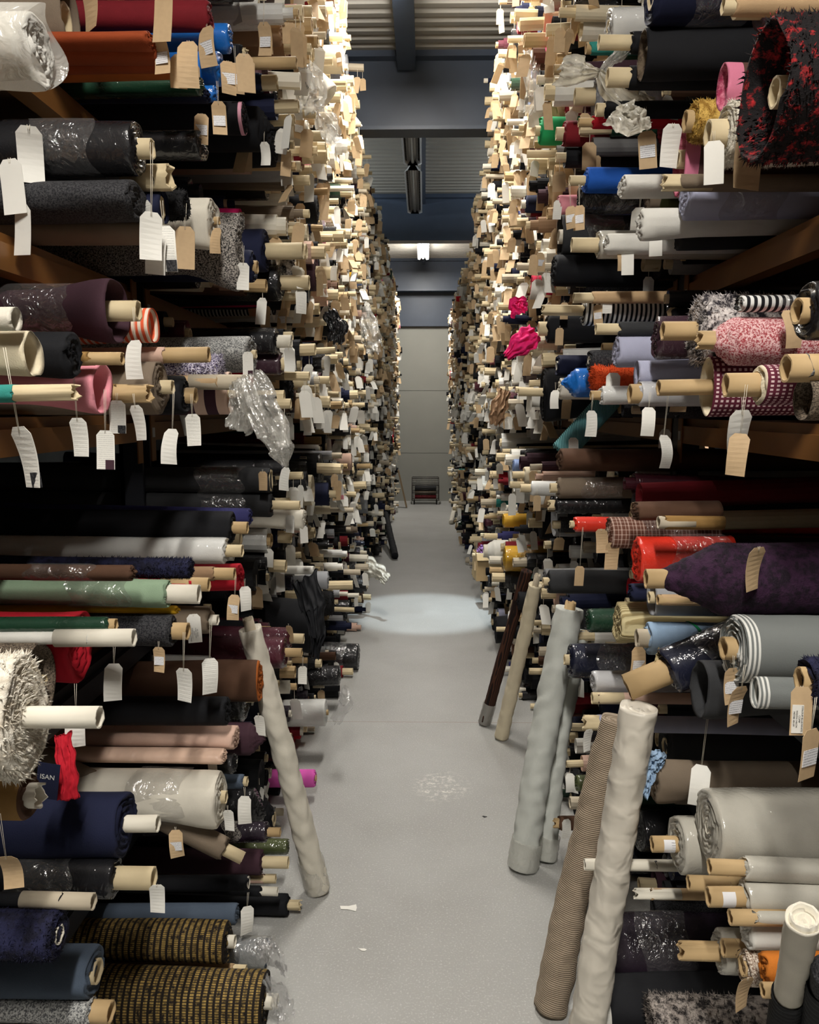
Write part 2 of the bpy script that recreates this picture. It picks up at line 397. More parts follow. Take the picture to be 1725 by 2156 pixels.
# tag meshes: hole near origin, card hangs down -z, card plane is local xz, thickness in y
def tag_mesh(mat, w, h, curl, twist):
    rows = 9; V = []; Fc = []
    for s in (-1, 1):
        for k in range(rows + 1):
            u = k / rows; z = .008 - u * h
            ww = w / 2 * (.55 if k == 0 else 1)
            if k == 1: z = .008 - .012
            yy = curl * math.sin(u * 3.0) + curl * .8 * u * u
            tw = twist * u
            for sx in (-1, 1):
                V.append((sx * ww * math.cos(tw), yy + sx * ww * math.sin(tw) + s * .0004, z))
    b = 2 * (rows + 1)
    for k in range(rows):
        a = 2 * k
        Fc.append((a, a + 1, a + 3, a + 2)); Fc.append((b + a, b + a + 2, b + a + 3, b + a + 1))
        Fc.append((a, a + 2, b + a + 2, b + a)); Fc.append((a + 1, b + a + 1, b + a + 3, a + 3))
    Fc.append((0, b, b + 1, 1)); e = 2 * rows; Fc.append((e, e + 1, b + e + 1, b + e))
    return mesh_from('paper_tag', V, Fc, [mat], None, False)
TAGM = []
for mat, word, wt in ((PWHITE, 'w', 3), (PPRINT, 'p', 3), (PMAN, 'm', 4)):
    for c, tw in ((.002, .05), (.008, -.25), (-.01, .3), (.018, .1)):
        TAGM.append((word, tag_mesh(mat, .046, .098, c, tw), c))
def small_quad(name, mat, x0, x1, z0, z1, y):
    V = [(x, yy, z) for yy in (y - .0007, y + .0007) for z in (z0, z1) for x in (x0, x1)]
    return mesh_from(name, V, [(0, 1, 3, 2), (4, 6, 7, 5), (0, 4, 5, 1), (2, 3, 7, 6), (0, 2, 6, 4), (1, 5, 7, 3)], [mat], None, False)
STKM = small_quad('sticker', PSTICK, -.019, .019, -.062, -.03, 0)
SWM = [small_quad('swatch', pmat(c), 0, .022, -.09, -.066, 0) for c in ('charcoal', 'dark tweed', 'navy', 'taupe', 'plum', 'pink')]
STRM = {}
def string_mesh(L):
    k = round(L, 2)
    if k not in STRM:
        V, Fc = bars([((-.001, 0, 0), (-.002, 0, k)), ((.001, 0, 0), (.003, 0, k))], .0006, 5)
        STRM[k] = mesh_from('string', V, Fc, [STRING])
    return STRM[k]
def hang_tag(parent, loc, kind, rnd, side, s=None, scale=1.0, yaw=None):
    """loc is where the string is tied, in the parent's frame (parent axes upright)"""
    s = s if s is not None else rnd.uniform(.015, .07)
    s = max(.01, round(s, 2))
    spec = kind if kind in ('t1', 't2') else None
    if spec: kind = 'm' if spec == 't1' else 'w'; yaw = .12
    word, me, c = rnd.choice([t for t in TAGM if t[0] == kind]) if not spec else [t for t in TAGM if t[0] == kind][0]
    yaw = rnd.uniform(-.55, .55) if yaw is None else yaw
    t = link('paper_tag', me, parent, (loc[0], loc[1], loc[2] - s), (rnd.uniform(-.1, .1), rnd.uniform(-.08, .08), yaw))
    t.scale = (scale,) * 3
    link('string', string_mesh(s / scale), t)
    y = -.0016 if side < 0 else .0016
    front = -1 if side < 0 else 1      # right-hand roots are turned by 180 degrees
    if spec:
        if spec == 't1': link('sticker', small_quad('sticker', PWHITE, -.004, .02, -.085, -.028, 0), t, (0, front * .004, 0))
        body = 'COLOUR BLUE/WHITE\nCOMP\nWIDTH 140CM\nMETRE 40.1M' if spec == 't1' else 'QUALITY COTTON MIX\nCOLOUR BEIGE\nCOMP\nWIDTH 140CM\nMETRE 10M'
        text_on(body, .0052, t, (.008 if spec == 't1' else 0, front * .0056, -.056), (PI / 2, -PI / 2, 0) if front < 0 else (PI / 2, PI / 2, PI), INK)
    elif kind == 'm' and rnd.random() < .6:
        link('sticker', STKM, t, (0, front * .002 + c * 1.1, 0))
    elif kind == 'p' and rnd.random() < .55:
        link('swatch', rnd.choice(SWM), t, (0, front * .002 + c * 1.1, 0))
    return t

# ------------------------------------------------------------ room
CONC, nt, b = newmat('painted_concrete')
tc = nt.nodes.new('ShaderNodeTexCoord'); ob = tc.outputs['Object']
n1 = node(nt, 'ShaderNodeTexNoise', Scale=1.6, Detail=6.0, Roughness=.6); nt.links.new(ob, n1.inputs[0])
n2 = node(nt, 'ShaderNodeTexNoise', Scale=160.0, Detail=3.0); nt.links.new(ob, n2.inputs[0])
n3 = node(nt, 'ShaderNodeTexNoise', Scale=38.0, Detail=8.0, Roughness=.8); nt.links.new(ob, n3.inputs[0])
c = mixc(nt, ramp(nt, n1.outputs[0], .3, .7), lin((168, 168, 165)), lin((152, 151, 147)))
c = mixc(nt, ramp(nt, n2.outputs[0], .55, .75), c, lin((190, 190, 187)))
c = mixc(nt, ramp(nt, n2.outputs[0], .36, .3), c, lin((158, 158, 154)))
sx = nt.nodes.new('ShaderNodeSeparateXYZ'); nt.links.new(ob, sx.inputs[0])
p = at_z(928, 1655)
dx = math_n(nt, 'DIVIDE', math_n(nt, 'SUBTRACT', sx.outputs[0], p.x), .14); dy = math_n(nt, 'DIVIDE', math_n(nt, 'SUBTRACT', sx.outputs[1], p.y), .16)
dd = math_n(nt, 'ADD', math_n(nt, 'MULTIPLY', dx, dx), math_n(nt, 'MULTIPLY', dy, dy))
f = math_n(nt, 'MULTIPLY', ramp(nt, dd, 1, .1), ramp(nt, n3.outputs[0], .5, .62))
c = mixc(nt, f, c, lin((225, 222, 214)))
jl = math_n(nt, 'LESS_THAN', math_n(nt, 'ABSOLUTE', math_n(nt, 'SUBTRACT', sx.outputs[1], at_z(850, 1520).y), 0), .004)
c = mixc(nt, math_n(nt, 'MULTIPLY', jl, .6), c, lin((138, 122, 108)))
nt.links.new(c, b.inputs['Base Color']); b.inputs['Roughness'].default_value = .42; b.inputs['Specular IOR Level'].default_value = .35
bu = nt.nodes.new('ShaderNodeBump'); bu.inputs['Strength'].default_value = .35; bu.inputs['Distance'].default_value = .002
nt.links.new(n2.outputs[0], bu.inputs['Height']); nt.links.new(bu.outputs[0], b.inputs['Normal'])
tag(boxes('floor', [(-3.6, -3, -.1, 3.6, 14.1, 0)], CONC), kind='structure')
WALL = simple('grey_wall_panel', (150, 150, 142), .7, 0, .06, 3, .05)
DWALL = simple('dark_blue_steel', (60, 71, 88), .45, 0, .12, 8, .1)
SIDE = simple('dim_side_wall', (70, 70, 70), .9)
D = 14.0
wb = boxes('wall_back', [(-3.6, D, 0, 3.6, D + .1, .83), (-3.6, D, .836, 3.6, D + .1, 1.9), (-3.6, D, 1.906, 3.6, D + .1, 2.9), (-3.6, D + .02, 0, 3.6, D + .1, 4.2)], WALL)
tag(wb, kind='structure')
tag(boxes('trim_1', [(-3.6, D - .05, 2.98, 3.6, D + .02, 3.62)], DWALL), kind='structure')  # shade on the upper wall, put in as a dark strip in the beam colour
tag(boxes('wall_left', [(-3.7, -3, 0, -3.6, 14.1, 4.2)], SIDE), kind='structure')
tag(boxes('wall_right', [(3.6, -3, 0, 3.7, 14.1, 4.2)], SIDE), kind='structure')
tag(boxes('wall_front', [(-3.6, -3.1, 0, 3.6, -3, 4.2)], SIDE), kind='structure')
ROOF = simple('corrugated_roof_sheet', (146, 143, 135), .6, .1, .08, 4, .05)
V = []; Fc = []; y = -3.0; prof = []
while y < 14.1:
    prof += [(y, 4.05), (y + .05, 4.05), (y + .065, 4.085), (y + .105, 4.085)]; y += .12
for yy, zz in prof: V += [(-3.6, yy, zz), (3.6, yy, zz)]
for k in range(len(prof) - 1): Fc.append((2 * k, 2 * k + 1, 2 * k + 3, 2 * k + 2))
n0 = len(V); V += [(-3.6, -3, 4.2), (3.6, -3, 4.2), (3.6, 14.1, 4.2), (-3.6, 14.1, 4.2)]; Fc.append((n0, n0 + 1, n0 + 2, n0 + 3))
tag(link('ceiling', mesh_from('ceiling', V, Fc, [ROOF], None, False)), kind='structure')
# steel portal beams across the aisle (bottom flange, web, top flange)
for k, yb in enumerate((5.94, 9.7, 13.72)):
    zb = 3.53
    tag(boxes('trim_%d' % (k + 2), [(-3.6, yb - .02, zb, 3.6, yb + .16, zb + .025), (-3.6, yb + .06, zb + .02, 3.6, yb + .08, 4.02), (-3.6, yb - .02, 4.01, 3.6, yb + .16, 4.05)], DWALL), kind='structure')
# longitudinal purlins
tag(boxes('trim_5', [(-.19, -3, 3.93, -.065, 5.95, 4.05)], DWALL), kind='structure')
tag(boxes('trim_6', [(-.035, 6.15, 3.95, .01, 9.76, 4.05), (-.035, 9.98, 3.95, .01, 13.7, 4.05)], DWALL), kind='structure')
tag(boxes('trim_7', [(-3.6, 7.05, 3.96, -.16, 7.16, 4.05)], DWALL), kind='structure')

# ------------------------------------------------------------ ceiling lights
LAMP = emit('lit_tube', (1, .95, .85), 40)
OFFT = simple('unlit_tube', (210, 212, 210), .3)
ENAM = simple('white_enamel', (190, 192, 194), .35, .2, .05)
def batten(y0, y1, x, label, lit=True, slots=False):
    root = bpy.data.objects.new('ceiling_light', None); COL.objects.link(root); root.location = (x, (y0 + y1) / 2, 3.93 if lit else 3.86)
    L = (y1 - y0) / 2
    V = []; Fc = []
    pr = [(-.085, -.05), (-.03, .0), (.03, 0), (.085, -.05), (.082, -.05), (.03, .012), (-.03, .012), (-.082, -.05)]
    ys = [-L, -L + .05, L - .05, L]
    for q, yy in enumerate(ys):
        s = .6 if q in (0, 3) else 1
        for (a, c_) in pr: V.append((a * s, yy, c_))
    for q in range(3):
        for i in range(8):
            j = (i + 1) % 8; Fc.append((q * 8 + i, q * 8 + j, q * 8 + 8 + j, q * 8 + 8 + i))
    Fc += [tuple(range(8)), tuple(24 + i for i in range(8))[::-1]]
    link('reflector', mesh_from('reflector', V, Fc, [ENAM], None, False), root)
    boxes('housing', [(-.03, -L, .01, .03, L, .06)], ENAM, root)
    for s_ in (-1, 1):
        boxes('bracket', [(-.01, s_ * L * .6, .06, .01, s_ * L * .6 + .02, .12 if lit else .19)], DWALL, root)
    V, Fc = bars([((0, -L + .03, -.025), (0, L - .03, -.025))], .016, 12)
    link('lamp_tube', mesh_from('lamp_tube', V, Fc, [LAMP if lit else OFFT]), root)
    if slots:
        sl = []
        for s in (-1, 1):
            for k in range(24):
                yy = -L + .08 + k * (2 * L - .16) / 24
                sl.append((s * .058 - .006, yy, -.034, s * .058 + .006, yy + .03, -.0285))
        boxes('slots', sl, simple('slot_shadow', (12, 12, 14), .9), root)
    tag(root, label, 'light')
batten(-1.2, .1, -.05, 'lit ceiling batten over the near end of the aisle')
batten(3.45, 4.75, -.05, 'lit ceiling batten in front of the first steel beam')
batten(6.6, 7.75, -.11, 'unlit slotted ceiling batten, nearer of the two between the steel beams', False, True)
batten(7.9, 9.6, -.11, 'unlit slotted ceiling batten, farther of the two between the steel beams', False, True)
batten(11.5, 12.9, -.02, 'brightly lit ceiling batten far down the aisle near back wall')

# ------------------------------------------------------------ racks
XB = .86
LEV = {-1: [0, .40, .93, 1.585, 1.965, 2.37, 2.78, 3.17], 1: [0, .40, .93, 1.57, 2.03, 2.42, 2.80, 3.18]}
BEAMH = .085
OCH = simple('ochre_painted_beam', (140, 94, 44), .5, .1, .12, 6, .1)
STEEL = simple('dark_steel_post', (34, 36, 42), .5, .3)
PLY = simple('plywood_board', (120, 92, 62), .8, 0, .15, 5)
STK = simple('small_white_sticker', (220, 220, 215), .6)
for side in (-1, 1):
    root = bpy.data.objects.new('pallet_rack', None); COL.objects.link(root)
    tag(root, 'long ochre-beamed rack stacked with fabric rolls on the %s of the aisle' % ('left' if side < 0 else 'right'), 'rack')
    py = [-.15 + (.05 if side < 0 else .35), 2.45 + (0 if side < 0 else .3), 5.1, 7.8, 10.5, 13.2]
    for yy in py:
        for xx in (XB, XB + .95):
            a, c_ = sorted((side * xx, side * (xx + .07)))
            boxes('post', [(a, yy, 0, c_, yy + .012, 3.6), (a, yy, 0, a + .012, yy + .08, 3.6), (a, yy + .068, 0, c_, yy + .08, 3.6)], STEEL, root)
        a, c_ = sorted((side * (XB + .04), side * (XB + .98)))
        V, Fc = bars([((side * (XB + .05), yy + .04, z), (side * (XB + .97), yy + .04, z + .55)) for z in (.3, 1.0, 1.7, 2.4)], .012)
        link('brace', mesh_from('brace', V, Fc, [STEEL]), root)
    for z in LEV[side][1:]:
        for k in range(len(py) - 1):
            for xx, d_ in ((XB, .05), (XB + .9, .05)):
                a, c_ = sorted((side * xx, side * (xx + d_)))
                i0, i1 = sorted((side * (xx + .016 if xx == XB else xx), side * (xx + d_)))
                bo = boxes('beam', [(a, py[k] + .08, z - BEAMH, c_, py[k + 1], z - .028), (i0, py[k] + .08, z - .028, i1, py[k + 1], z - .004)], OCH if z > 1.5 else STEEL, root)
                if xx == XB and z > 1.5:
                    e0, e1 = sorted((side * (xx - .004), side * xx))
                    for ya, yb_ in ((py[k] + .08, py[k] + .12), (py[k + 1] - .04, py[k + 1])):
                        boxes('beam_connector', [(e0, ya, z - .15, e1, yb_, z + .01)], OCH, bo)
                    g0, g1 = sorted((side * (xx - .006), side * (xx - .004)))
                    for ya in (py[k] + .09, py[k + 1] - .03):
                        boxes('sticker', [(g0, ya, z - .075, g1, ya + .02, z - .045)], STK, bo)
            a, c_ = sorted((side * (XB + .06), side * (XB + .9)))
            boxes('shelf_board', [(a, py[k] + .08, z - .02, c_, py[k + 1], z - .005)], PLY, root)

# ------------------------------------------------------------ fabric rolls measured one by one
# (side, end x, end y, radius in px, colour, core reach px, core radius px, core kind, flags, look, tags[(kind, x, top y, height px)])
# flags: f flared mouth, u fur tufts, c core side built out as a cone, h hollow mouth, p film sleeve, q flattened, s sagging edge, t torn core, X.. distance of end from aisle middle
T = []
def A(*a): T.append(a)
# left, upper tiers
A(-1, 80, 100, 66, 'white', 0, 0, 'c', 's p2 X.58', 'white bundle bagged in crinkled clear plastic', [])
A(-1, 150, 62, 88, 'taupe', -8, 31, 'c', 'h q- X.81', 'taupe wool roll with hollow oval end and a cream core', [('m', 180, -40, 100)])
A(-1, 330, 84, 17, 'rust', 0, 0, 'c', 'q', 'flat folded rust orange bolt, topmost of four', [('m', 345, -5, 92)])
A(-1, 335, 115, 19, 'rust', 0, 0, 'c', 'q', 'flat folded rust bolt, second of four', [('m', 330, 80, 70)])
A(-1, 355, 148, 15, 'burnt orange', 0, 0, 'c', 'q', 'flat folded orange bolt, third of four', [('m', 378, 120, 70)])
A(-1, 358, 178, 13, 'rust', 0, 0, 'c', 'q', 'flat folded orange bolt, lowest of four', [('m', 395, 95, 90)])
A(-1, 345, 20, 24, 'navy', 0, 0, 'c', 'q', 'dark navy folded bolt above the rust bolts', [])
A(-1, 440, 36, 27, 'dark red', 0, 0, 'c', '', 'deep red cloth roll with draped edge', [('m', 436, 62, 78)])
A(-1, 482, 82, 26, 'bright blue', 0, 0, 'c', '', 'bright blue plastic covered roll, uppermost of three', [])
A(-1, 463, 146, 32, 'bright blue', 0, 0, 'c', '', 'bright blue plastic covered roll, middle of three', [('m', 410, 145, 60), ('m', 480, 135, 66), ('m', 515, 120, 74)])
A(-1, 452, 198, 16, 'bright blue', 0, 0, 'c', '', 'bright blue plastic covered roll, lowest of three', [])
A(-1, 425, 242, 19, 'dark green', 0, 0, 'c', 'q', 'dark green plastic wrapped roll', [('m', 460, 220, 62)])
A(-1, 432, 208, 14, 'navy', 0, 0, 'c', 'q', 'thin navy roll under blue plastic', [])
A(-1, 425, 292, 26, 'glossy black', 0, 0, 'c', 'q', 'black shiny flat roll below the green one', [('m', 425, 245, 60)])
A(-1, 515, 250, 30, 'pink edged black', 0, 0, 'c', '', 'black roll edged in pink selvedge', [])
A(-1, 548, 335, 42, 'black', 0, 0, 'c', 'c', 'large black roll with stepped layers', [('w', 556, 306, 44)])
A(-1, 577, 350, 34, 'black', 0, 0, 'c', '', 'tall black roll with shiny end', [])
A(-1, 605, 372, 28, 'pale grey', 28, 11, 'c', '', 'pale grey roll with cream core', [])
A(-1, 530, 22, 30, 'glossy black', 0, 0, 'c', '', 'black roll in loose clear plastic', [('m', 555, 55, 60)])
A(-1, 648, 272, 29, 'linen white', 36, 10, 'c', '', 'wide off-white cotton roll', [('m', 634, 245, 46)])
A(-1, 722, 126, 25, 'cream', 0, 0, 'c', 'X.39', 'cream roll thrust far out into the light', [('m', 712, 112, 20)])
A(-1, 530, 134, 10, 'tan', 90, 13, 'b', '', 'long bare brown cardboard tube', [])
A(-1, 625, 24, 12, 'pink', 30, 11, 'c', '', 'small pink roll with long tube', [])
A(-1, 632, 48, 14, 'white', 32, 11, 'c', '', 'small white roll with tube', [])
A(-1, 672, 78, 20, 'pale grey', 10, 5, 'b', '', 'grey roll with teal print', [])
A(-1, 625, 88, 24, 'dark red', 42, 11, 'b', '', 'maroon roll with brown tube', [])
A(-1, 590, 72, 20, 'camel', 0, 0, 'c', '', 'folded camel roll', [('m', 562, 72, 46)])
A(-1, 548, 175, 18, 'navy', 34, 16, 'c', '', 'navy roll with worn cream tube', [])
A(-1, 580, 205, 16, 'glossy black', 0, 0, 'c', '', 'small black plastic roll', [('m', 540, 215, 50)])
A(-1, 510, 115, 18, 'black', 8, 13, 'c', 't', 'short black roll with wire-edged core', [('m', 520, 135, 66), ('m', 495, 135, 60)])
# left, tier under the upper beam
A(-1, 292, 327, 57, 'glossy black', 32, 20, 'c', 'p', 'black roll banded with film and grey lining', [('w', 60, 275, 108), ('w', 318, 452, 96)])
A(-1, 318, 362, 26, 'glossy grey', 34, 29, 'c', 't', 'smaller roll in cloudy plastic with wide cream core', [])
A(-1, 290, 428, 43, 'dark tweed', 0, 0, 'c', 'q', 'dark grey tweed roll folded wide', [('w', 47, 443, 102), ('w', 20, 345, 110)])
A(-1, 345, 438, 33, 'navy', -6, 22, 'c', 'h', 'short navy marl roll with open core', [('p', 345, 485, 95), ('p', 303, 430, 86)])
A(-1, 390, 432, 28, 'black fur', 0, 0, 'c', 'u', 'dark brown fuzzy roll end', [('m', 390, 485, 86)])
A(-1, 448, 465, 46, 'linen white', 14, 8, 'b', 's', 'fat white roll with small brown core', [('m', 458, 485, 52)])
A(-1, 330, 520, 30, 'taupe', 0, 0, 'c', 'q', 'dusty pale roll wrapped in plastic lying on beam', [('w', 332, 500, 85)])
A(-1, 505, 565, 56, 'speckled tweed', 0, 0, 'c', 'q- S', 'large black and white tweed roll hanging open', [('w', 512, 555, 55)])
A(-1, 505, 500, 24, 'speckled tweed', 0, 0, 'c', '', 'narrow checked tweed roll above the big tweed one', [])
A(-1, 618, 563, 31, 'salt pepper fur', 22, 11, 'c', 'u', 'salt and pepper fur roll', [('w', 545, 608, 50)])
A(-1, 665, 575, 37, 'plum', 34, 14, 'c', 'p', 'plum roll with cream tube', [('w', 705, 562, 30)])
A(-1, 533, 590, 33, 'navy', 10, 13, 'b', '', 'navy roll with tan core', [])
A(-1, 712, 528, 28, 'light blue', 0, 0, 'c', '', 'light blue roll in shiny film', [('w', 697, 512, 36)])
A(-1, 668, 470, 27, 'black', 0, 0, 'c', '', 'black leather-like roll', [('m', 632, 432, 42), ('m', 606, 430, 45)])
A(-1, 745, 578, 15, 'yellow', 18, 6, 'c', '', 'marigold yellow folded roll', [('m', 730, 595, 26)])
A(-1, 700, 690, 26, 'black', 0, 0, 'c', 's', 'black draped satin roll', [])
A(-1, 640, 655, 22, 'black', 0, 0, 'c', '', 'black roll under the plum roll', [('m', 598, 655, 44), ('m', 560, 645, 44)])
# left, eye level
A(-1, 248, 655, 68, 'plum', 44, 21, 'c', 'f h p', 'large plum roll with flared mouth and cream tube', [('w', 285, 728, 82)])
A(-1, 325, 686, 35, 'sunset stripe', 0, 0, 'c', 'h', 'orange and white striped roll end', [])
A(-1, 36, 672, 24, 'linen white', 0, 0, 'c', 'h t', 'crumpled off-white roll at the left edge', [])
A(-1, 72, 742, 42, 'cream', 0, 0, 'c', 'h s', 'crumpled cream roll with hollow end, left edge', [('p', 40, 905, 135)])
A(-1, 152, 742, 44, 'black', 0, 0, 'c', 's', 'black draped jersey roll above the pink roll', [])
A(-1, 190, 755, 14, 'ochre', 68, 15, 'b', '', 'floral roll with brown tube in shadow', [('p', 162, 885, 84)])
A(-1, 222, 826, 57, 'pink', 0, 0, 'c', 'f h', 'baby pink roll with wide flared mouth', [('p', 222, 912, 84)])
A(-1, 30, 828, 19, 'teal', 130, 19, 'c', 't', 'long bare cream tube poking past the pink roll', [])
A(-1, 235, 825, 22, 'ochre', 72, 22, 'b', 't', 'tan tube end behind the pink roll', [('w', 285, 857, 76), ('p', 246, 845, 72)])
A(-1, 338, 835, 58, 'taupe', 28, 15, 'c', '', 'mauve grey roll with frayed selvedge and pink lined core', [('w', 362, 913, 76)])
A(-1, 388, 835, 40, 'black', 24, 17, 'b', '', 'black roll with grey underlay and tan core', [('p', 405, 880, 68)])
A(-1, 345, 758, 18, 'blush', 94, 18, 'b', '', 'long golden brown tube', [])
A(-1, 462, 782, 30, 'violet speckle', 0, 0, 'c', 'u', 'violet speckled yarn roll', [])
A(-1, 528, 746, 37, 'grey marl', 12, 9, 'c', 'q', 'grey marl wool roll laid diagonally', [('p', 521, 745, 52)])
A(-1, 582, 720, 28, 'glossy black', 32, 14, 'w', '', 'black film wrapped roll with white tube', [('w', 607, 735, 50)])
A(-1, 458, 792, 14, 'tan', 66, 17, 'g', '', 'beige tube beside violet yarn', [])
A(-1, 486, 848, 44, 'banded plum', 24, 9, 'c', 'q- h', 'aubergine roll with peach bands and lining', [])
A(-1, 612, 818, 28, 'black fur', 0, 0, 'c', 'u', 'black fuzzy roll in the middle of tags', [('w', 575, 735, 42), ('m', 578, 778, 44)])
A(-1, 668, 800, 17, 'glossy white', 26, 8, 'c', '', 'white net roll with cream tube', [])
A(-1, 690, 830, 14, 'linen white', 24, 6, 'c', '', 'white muslin roll', [('w', 680, 872, 34)])
A(-1, 705, 780, 20, 'glossy black', 0, 0, 'c', '', 'shiny black roll', [('w', 676, 725, 33)])
A(-1, 590, 765, 24, 'glossy plum', 28, 13, 'c', '', 'wine roll with white tube', [('w', 610, 735, 50)])
A(-1, 655, 872, 17, 'glossy plum', 0, 0, 'c', '', 'brown satin roll end', [])
# left, below the eye level beam
A(-1, 568, 1022, 30, 'charcoal', 4, 24, 'c', 'p', 'charcoal roll wrapped in clear film', [('m', 552, 996, 32)])
A(-1, 570, 1052, 28, 'charcoal', 62, 10, 'c', 'p', 'dark grey roll with slim cream tube', [])
A(-1, 600, 985, 17, 'glossy black', 0, 0, 'c', '', 'slim black roll under the beam', [('w', 604, 988, 50)])
A(-1, 525, 1088, 18, 'indigo', 0, 0, 'c', '', 'indigo blue roll in shadow', [])
A(-1, 488, 1112, 34, 'black', 34, 13, 'b', '', 'black roll creased across its length', [])
A(-1, 692, 1040, 25, 'navy', 16, 8, 'c', '', 'navy ribbed roll', [])
A(-1, 740, 972, 18, 'blush', 0, 0, 'c', '', 'blush pink wrapped roll', [])
A(-1, 640, 1092, 20, 'linen white', 0, 0, 'c', 's', 'crumpled off-white roll', [('w', 612, 1088, 40), ('w', 640, 1110, 38)])
A(-1, 474, 1158, 28, 'glossy white', 38, 14, 'c', '', 'white lace wrapped roll end with cream tube', [])
A(-1, 400, 1202, 24, 'navy fur', 0, 0, 'c', 'u', 'dark navy fleece roll', [])
A(-1, 276, 1206, 18, 'brown', 0, 0, 'c', 'p', 'brown grey roll with film band', [])
A(-1, 352, 1250, 31, 'sage green', 70, 20, 'w', 'p', 'long sage green roll with cream tube', [])
A(-1, 505, 1215, 30, 'red', 0, 0, 'c', '', 'bright red bunched roll', [('w', 516, 1242, 54)])
A(-1, 450, 1208, 15, 'camel', 46, 15, 'b', '', 'lace edged roll with tan tube', [('m', 495, 1256, 56)])
A(-1, 400, 1220, 14, 'red', 42, 16, 'b', '', 'red strip wound roll with tan core', [])
A(-1, 370, 1285, 9, 'yellow', 0, 0, 'c', 'q', 'thin amber strip under the sage roll', [])
A(-1, 165, 1355, 70, 'red', 0, 0, 'c', 's c- X.76', 'crimson cotton roll with frayed open end', [('w', 240, 1400, 82)])
A(-1, 190, 1354, 14, 'white', 98, 21, 'w', 'X.68', 'long cream tube beyond the crimson roll', [])
A(-1, 92, 1425, 92, 'burlap', 0, 12, 'c', 'q- h X.78', 'burlap sacking roll with loose spiral end', [('w', 160, 1500, 90)])
A(-1, 52, 1510, 142, 'ivory fur', 168, 25, 'w', 'u q- X.61', 'thick ivory fleece roll around a long white tube', [])
A(-1, 362, 1328, 36, 'dark tweed', 36, 19, 'b', '', 'charcoal crinkled roll with tan core', [('m', 335, 1368, 48), ('p', 387, 1415, 80)])
A(-1, 440, 1305, 30, 'taupe', 20, 12, 'w', '', 'brown felt roll with stepped layers', [('p', 442, 1392, 78), ('t2', 408, 1298, 64)])
A(-1, 225, 1318, 18, 'dark green', 20, 14, 'b', '', 'dark green roll behind the red one', [])
A(-1, 545, 1428, 46, 'burnt orange', 0, 0, 'c', 'q-', 'brown wool roll with burnt orange end', [])
A(-1, 608, 1312, 24, 'burgundy', 32, 11, 'c', '', 'burgundy film wrapped roll', [('m', 608, 1320, 38)])
A(-1, 598, 1372, 34, 'burgundy', 40, 10, 'b', '', 'wine red roll with white ringed core', [('w', 638, 1405, 42)])
A(-1, 655, 1300, 52, 'black', 0, 0, 'c', 's', 'big black velvet roll draping open', [])
A(-1, 700, 1270, 26, 'black fur', 0, 0, 'c', 'u', 'black ribbed fur roll', [])
A(-1, 755, 1382, 28, 'glossy black', 0, 0, 'c', 'p', 'black roll with white piping', [])
A(-1, 715, 1422, 22, 'glossy black', 0, 0, 'c', '', 'squat black film wrapped roll', [])
A(-1, 478, 1497, 32, 'black', 0, 0, 'c', '', 'black leatherette roll below the orange one', [])
A(-1, 496, 1553, 24, 'blush', 0, 0, 'c', 'q', 'peach beige folded cloth, upper of two', [])
A(-1, 470, 1592, 16, 'peach', 0, 0, 'c', 'q', 'peach satin fold, lower of two', [])
A(-1, 492, 1608, 22, 'glossy black', 0, 0, 'c', '', 'shiny black roll under the peach folds', [('p', 445, 1585, 44)])
A(-1, 686, 1500, 29, 'glossy white', 6, 6, 'b', '', 'white plastic wrapped roll near the leaning roll', [])
A(-1, 462, 1678, 58, 'linen white', 16, 14, 'c', 's p', 'white linen roll with ruffled end', [('w', 480, 1710, 40)])
A(-1, 528, 1556, 36, 'plum', 0, 0, 'c', 'q- c', 'maroon pointed roll end', [('w', 545, 1510, 50)])
A(-1, 262, 1738, 70, 'navy', 76, 19, 'w', '', 'navy velvet roll with white tube', [('m', 370, 1752, 66)])
A(-1, 60, 1702, 54, 'ochre', 28, 27, 'w', 't', 'ochre backed roll with short white core', [('m', 12, 1810, 96)])
A(-1, 662, 1638, 19, 'magenta pink', 5, 7, 'b', '', 'small magenta pink roll', [])
A(-1, 242, 1842, 45, 'glossy black', 90, 25, 'c', 'p', 'black stepped roll with patterned cream tube', [('w', 330, 1868, 74)])
A(-1, 125, 1915, 16, 'black', 78, 21, 'g', '', 'dim greyish tube below the black roll', [])
A(-1, 120, 1962, 60, 'navy fur', 0, 22, 'w', 'u', 'dark navy fleece roll in the lower corner', [])
A(-1, 196, 2058, 60, 'slate blue', 12, 28, 'c', '', 'slate blue roll with cream core', [])
A(-1, 195, 2140, 34, 'grey marl', 48, 28, 'b', '', 'denim grey roll with tan core at bottom edge', [])
A(-1, 604, 1783, 17, 'khaki green', 0, 0, 'c', '', 'green film wrapped roll near the floor', [])
A(-1, 550, 1815, 27, 'plum', 62, 13, 'c', '', 'dusty plum roll with cream tube', [])
A(-1, 470, 1800, 26, 'taupe', 50, 14, 'c', 'r-.5', 'taupe roll tilted towards the floor', [])
A(-1, 520, 1858, 18, 'black', 0, 15, 'w', '', 'black roll with open white core', [('w', 520, 1910, 66)])
A(-1, 555, 1850, 10, 'blush', 28, 11, 'c', '', 'slim blush tube roll', [])
A(-1, 548, 1876, 12, 'black', 40, 11, 'w', '', 'thin black roll with pale tube', [])
A(-1, 604, 1905, 24, 'black', 30, 11, 'c', 't', 'small black roll with torn tube', [])
A(-1, 495, 1932, 24, 'slate blue', 0, 0, 'c', '', 'quilted slate roll', [])
A(-1, 478, 1978, 48, 'gold weave', 20, 14, 'w', '', 'black and gold woven roll, smaller of two', [])
A(-1, 556, 2108, 64, 'gold weave', 32, 17, 'w', '', 'black and gold woven roll, larger of two', [])
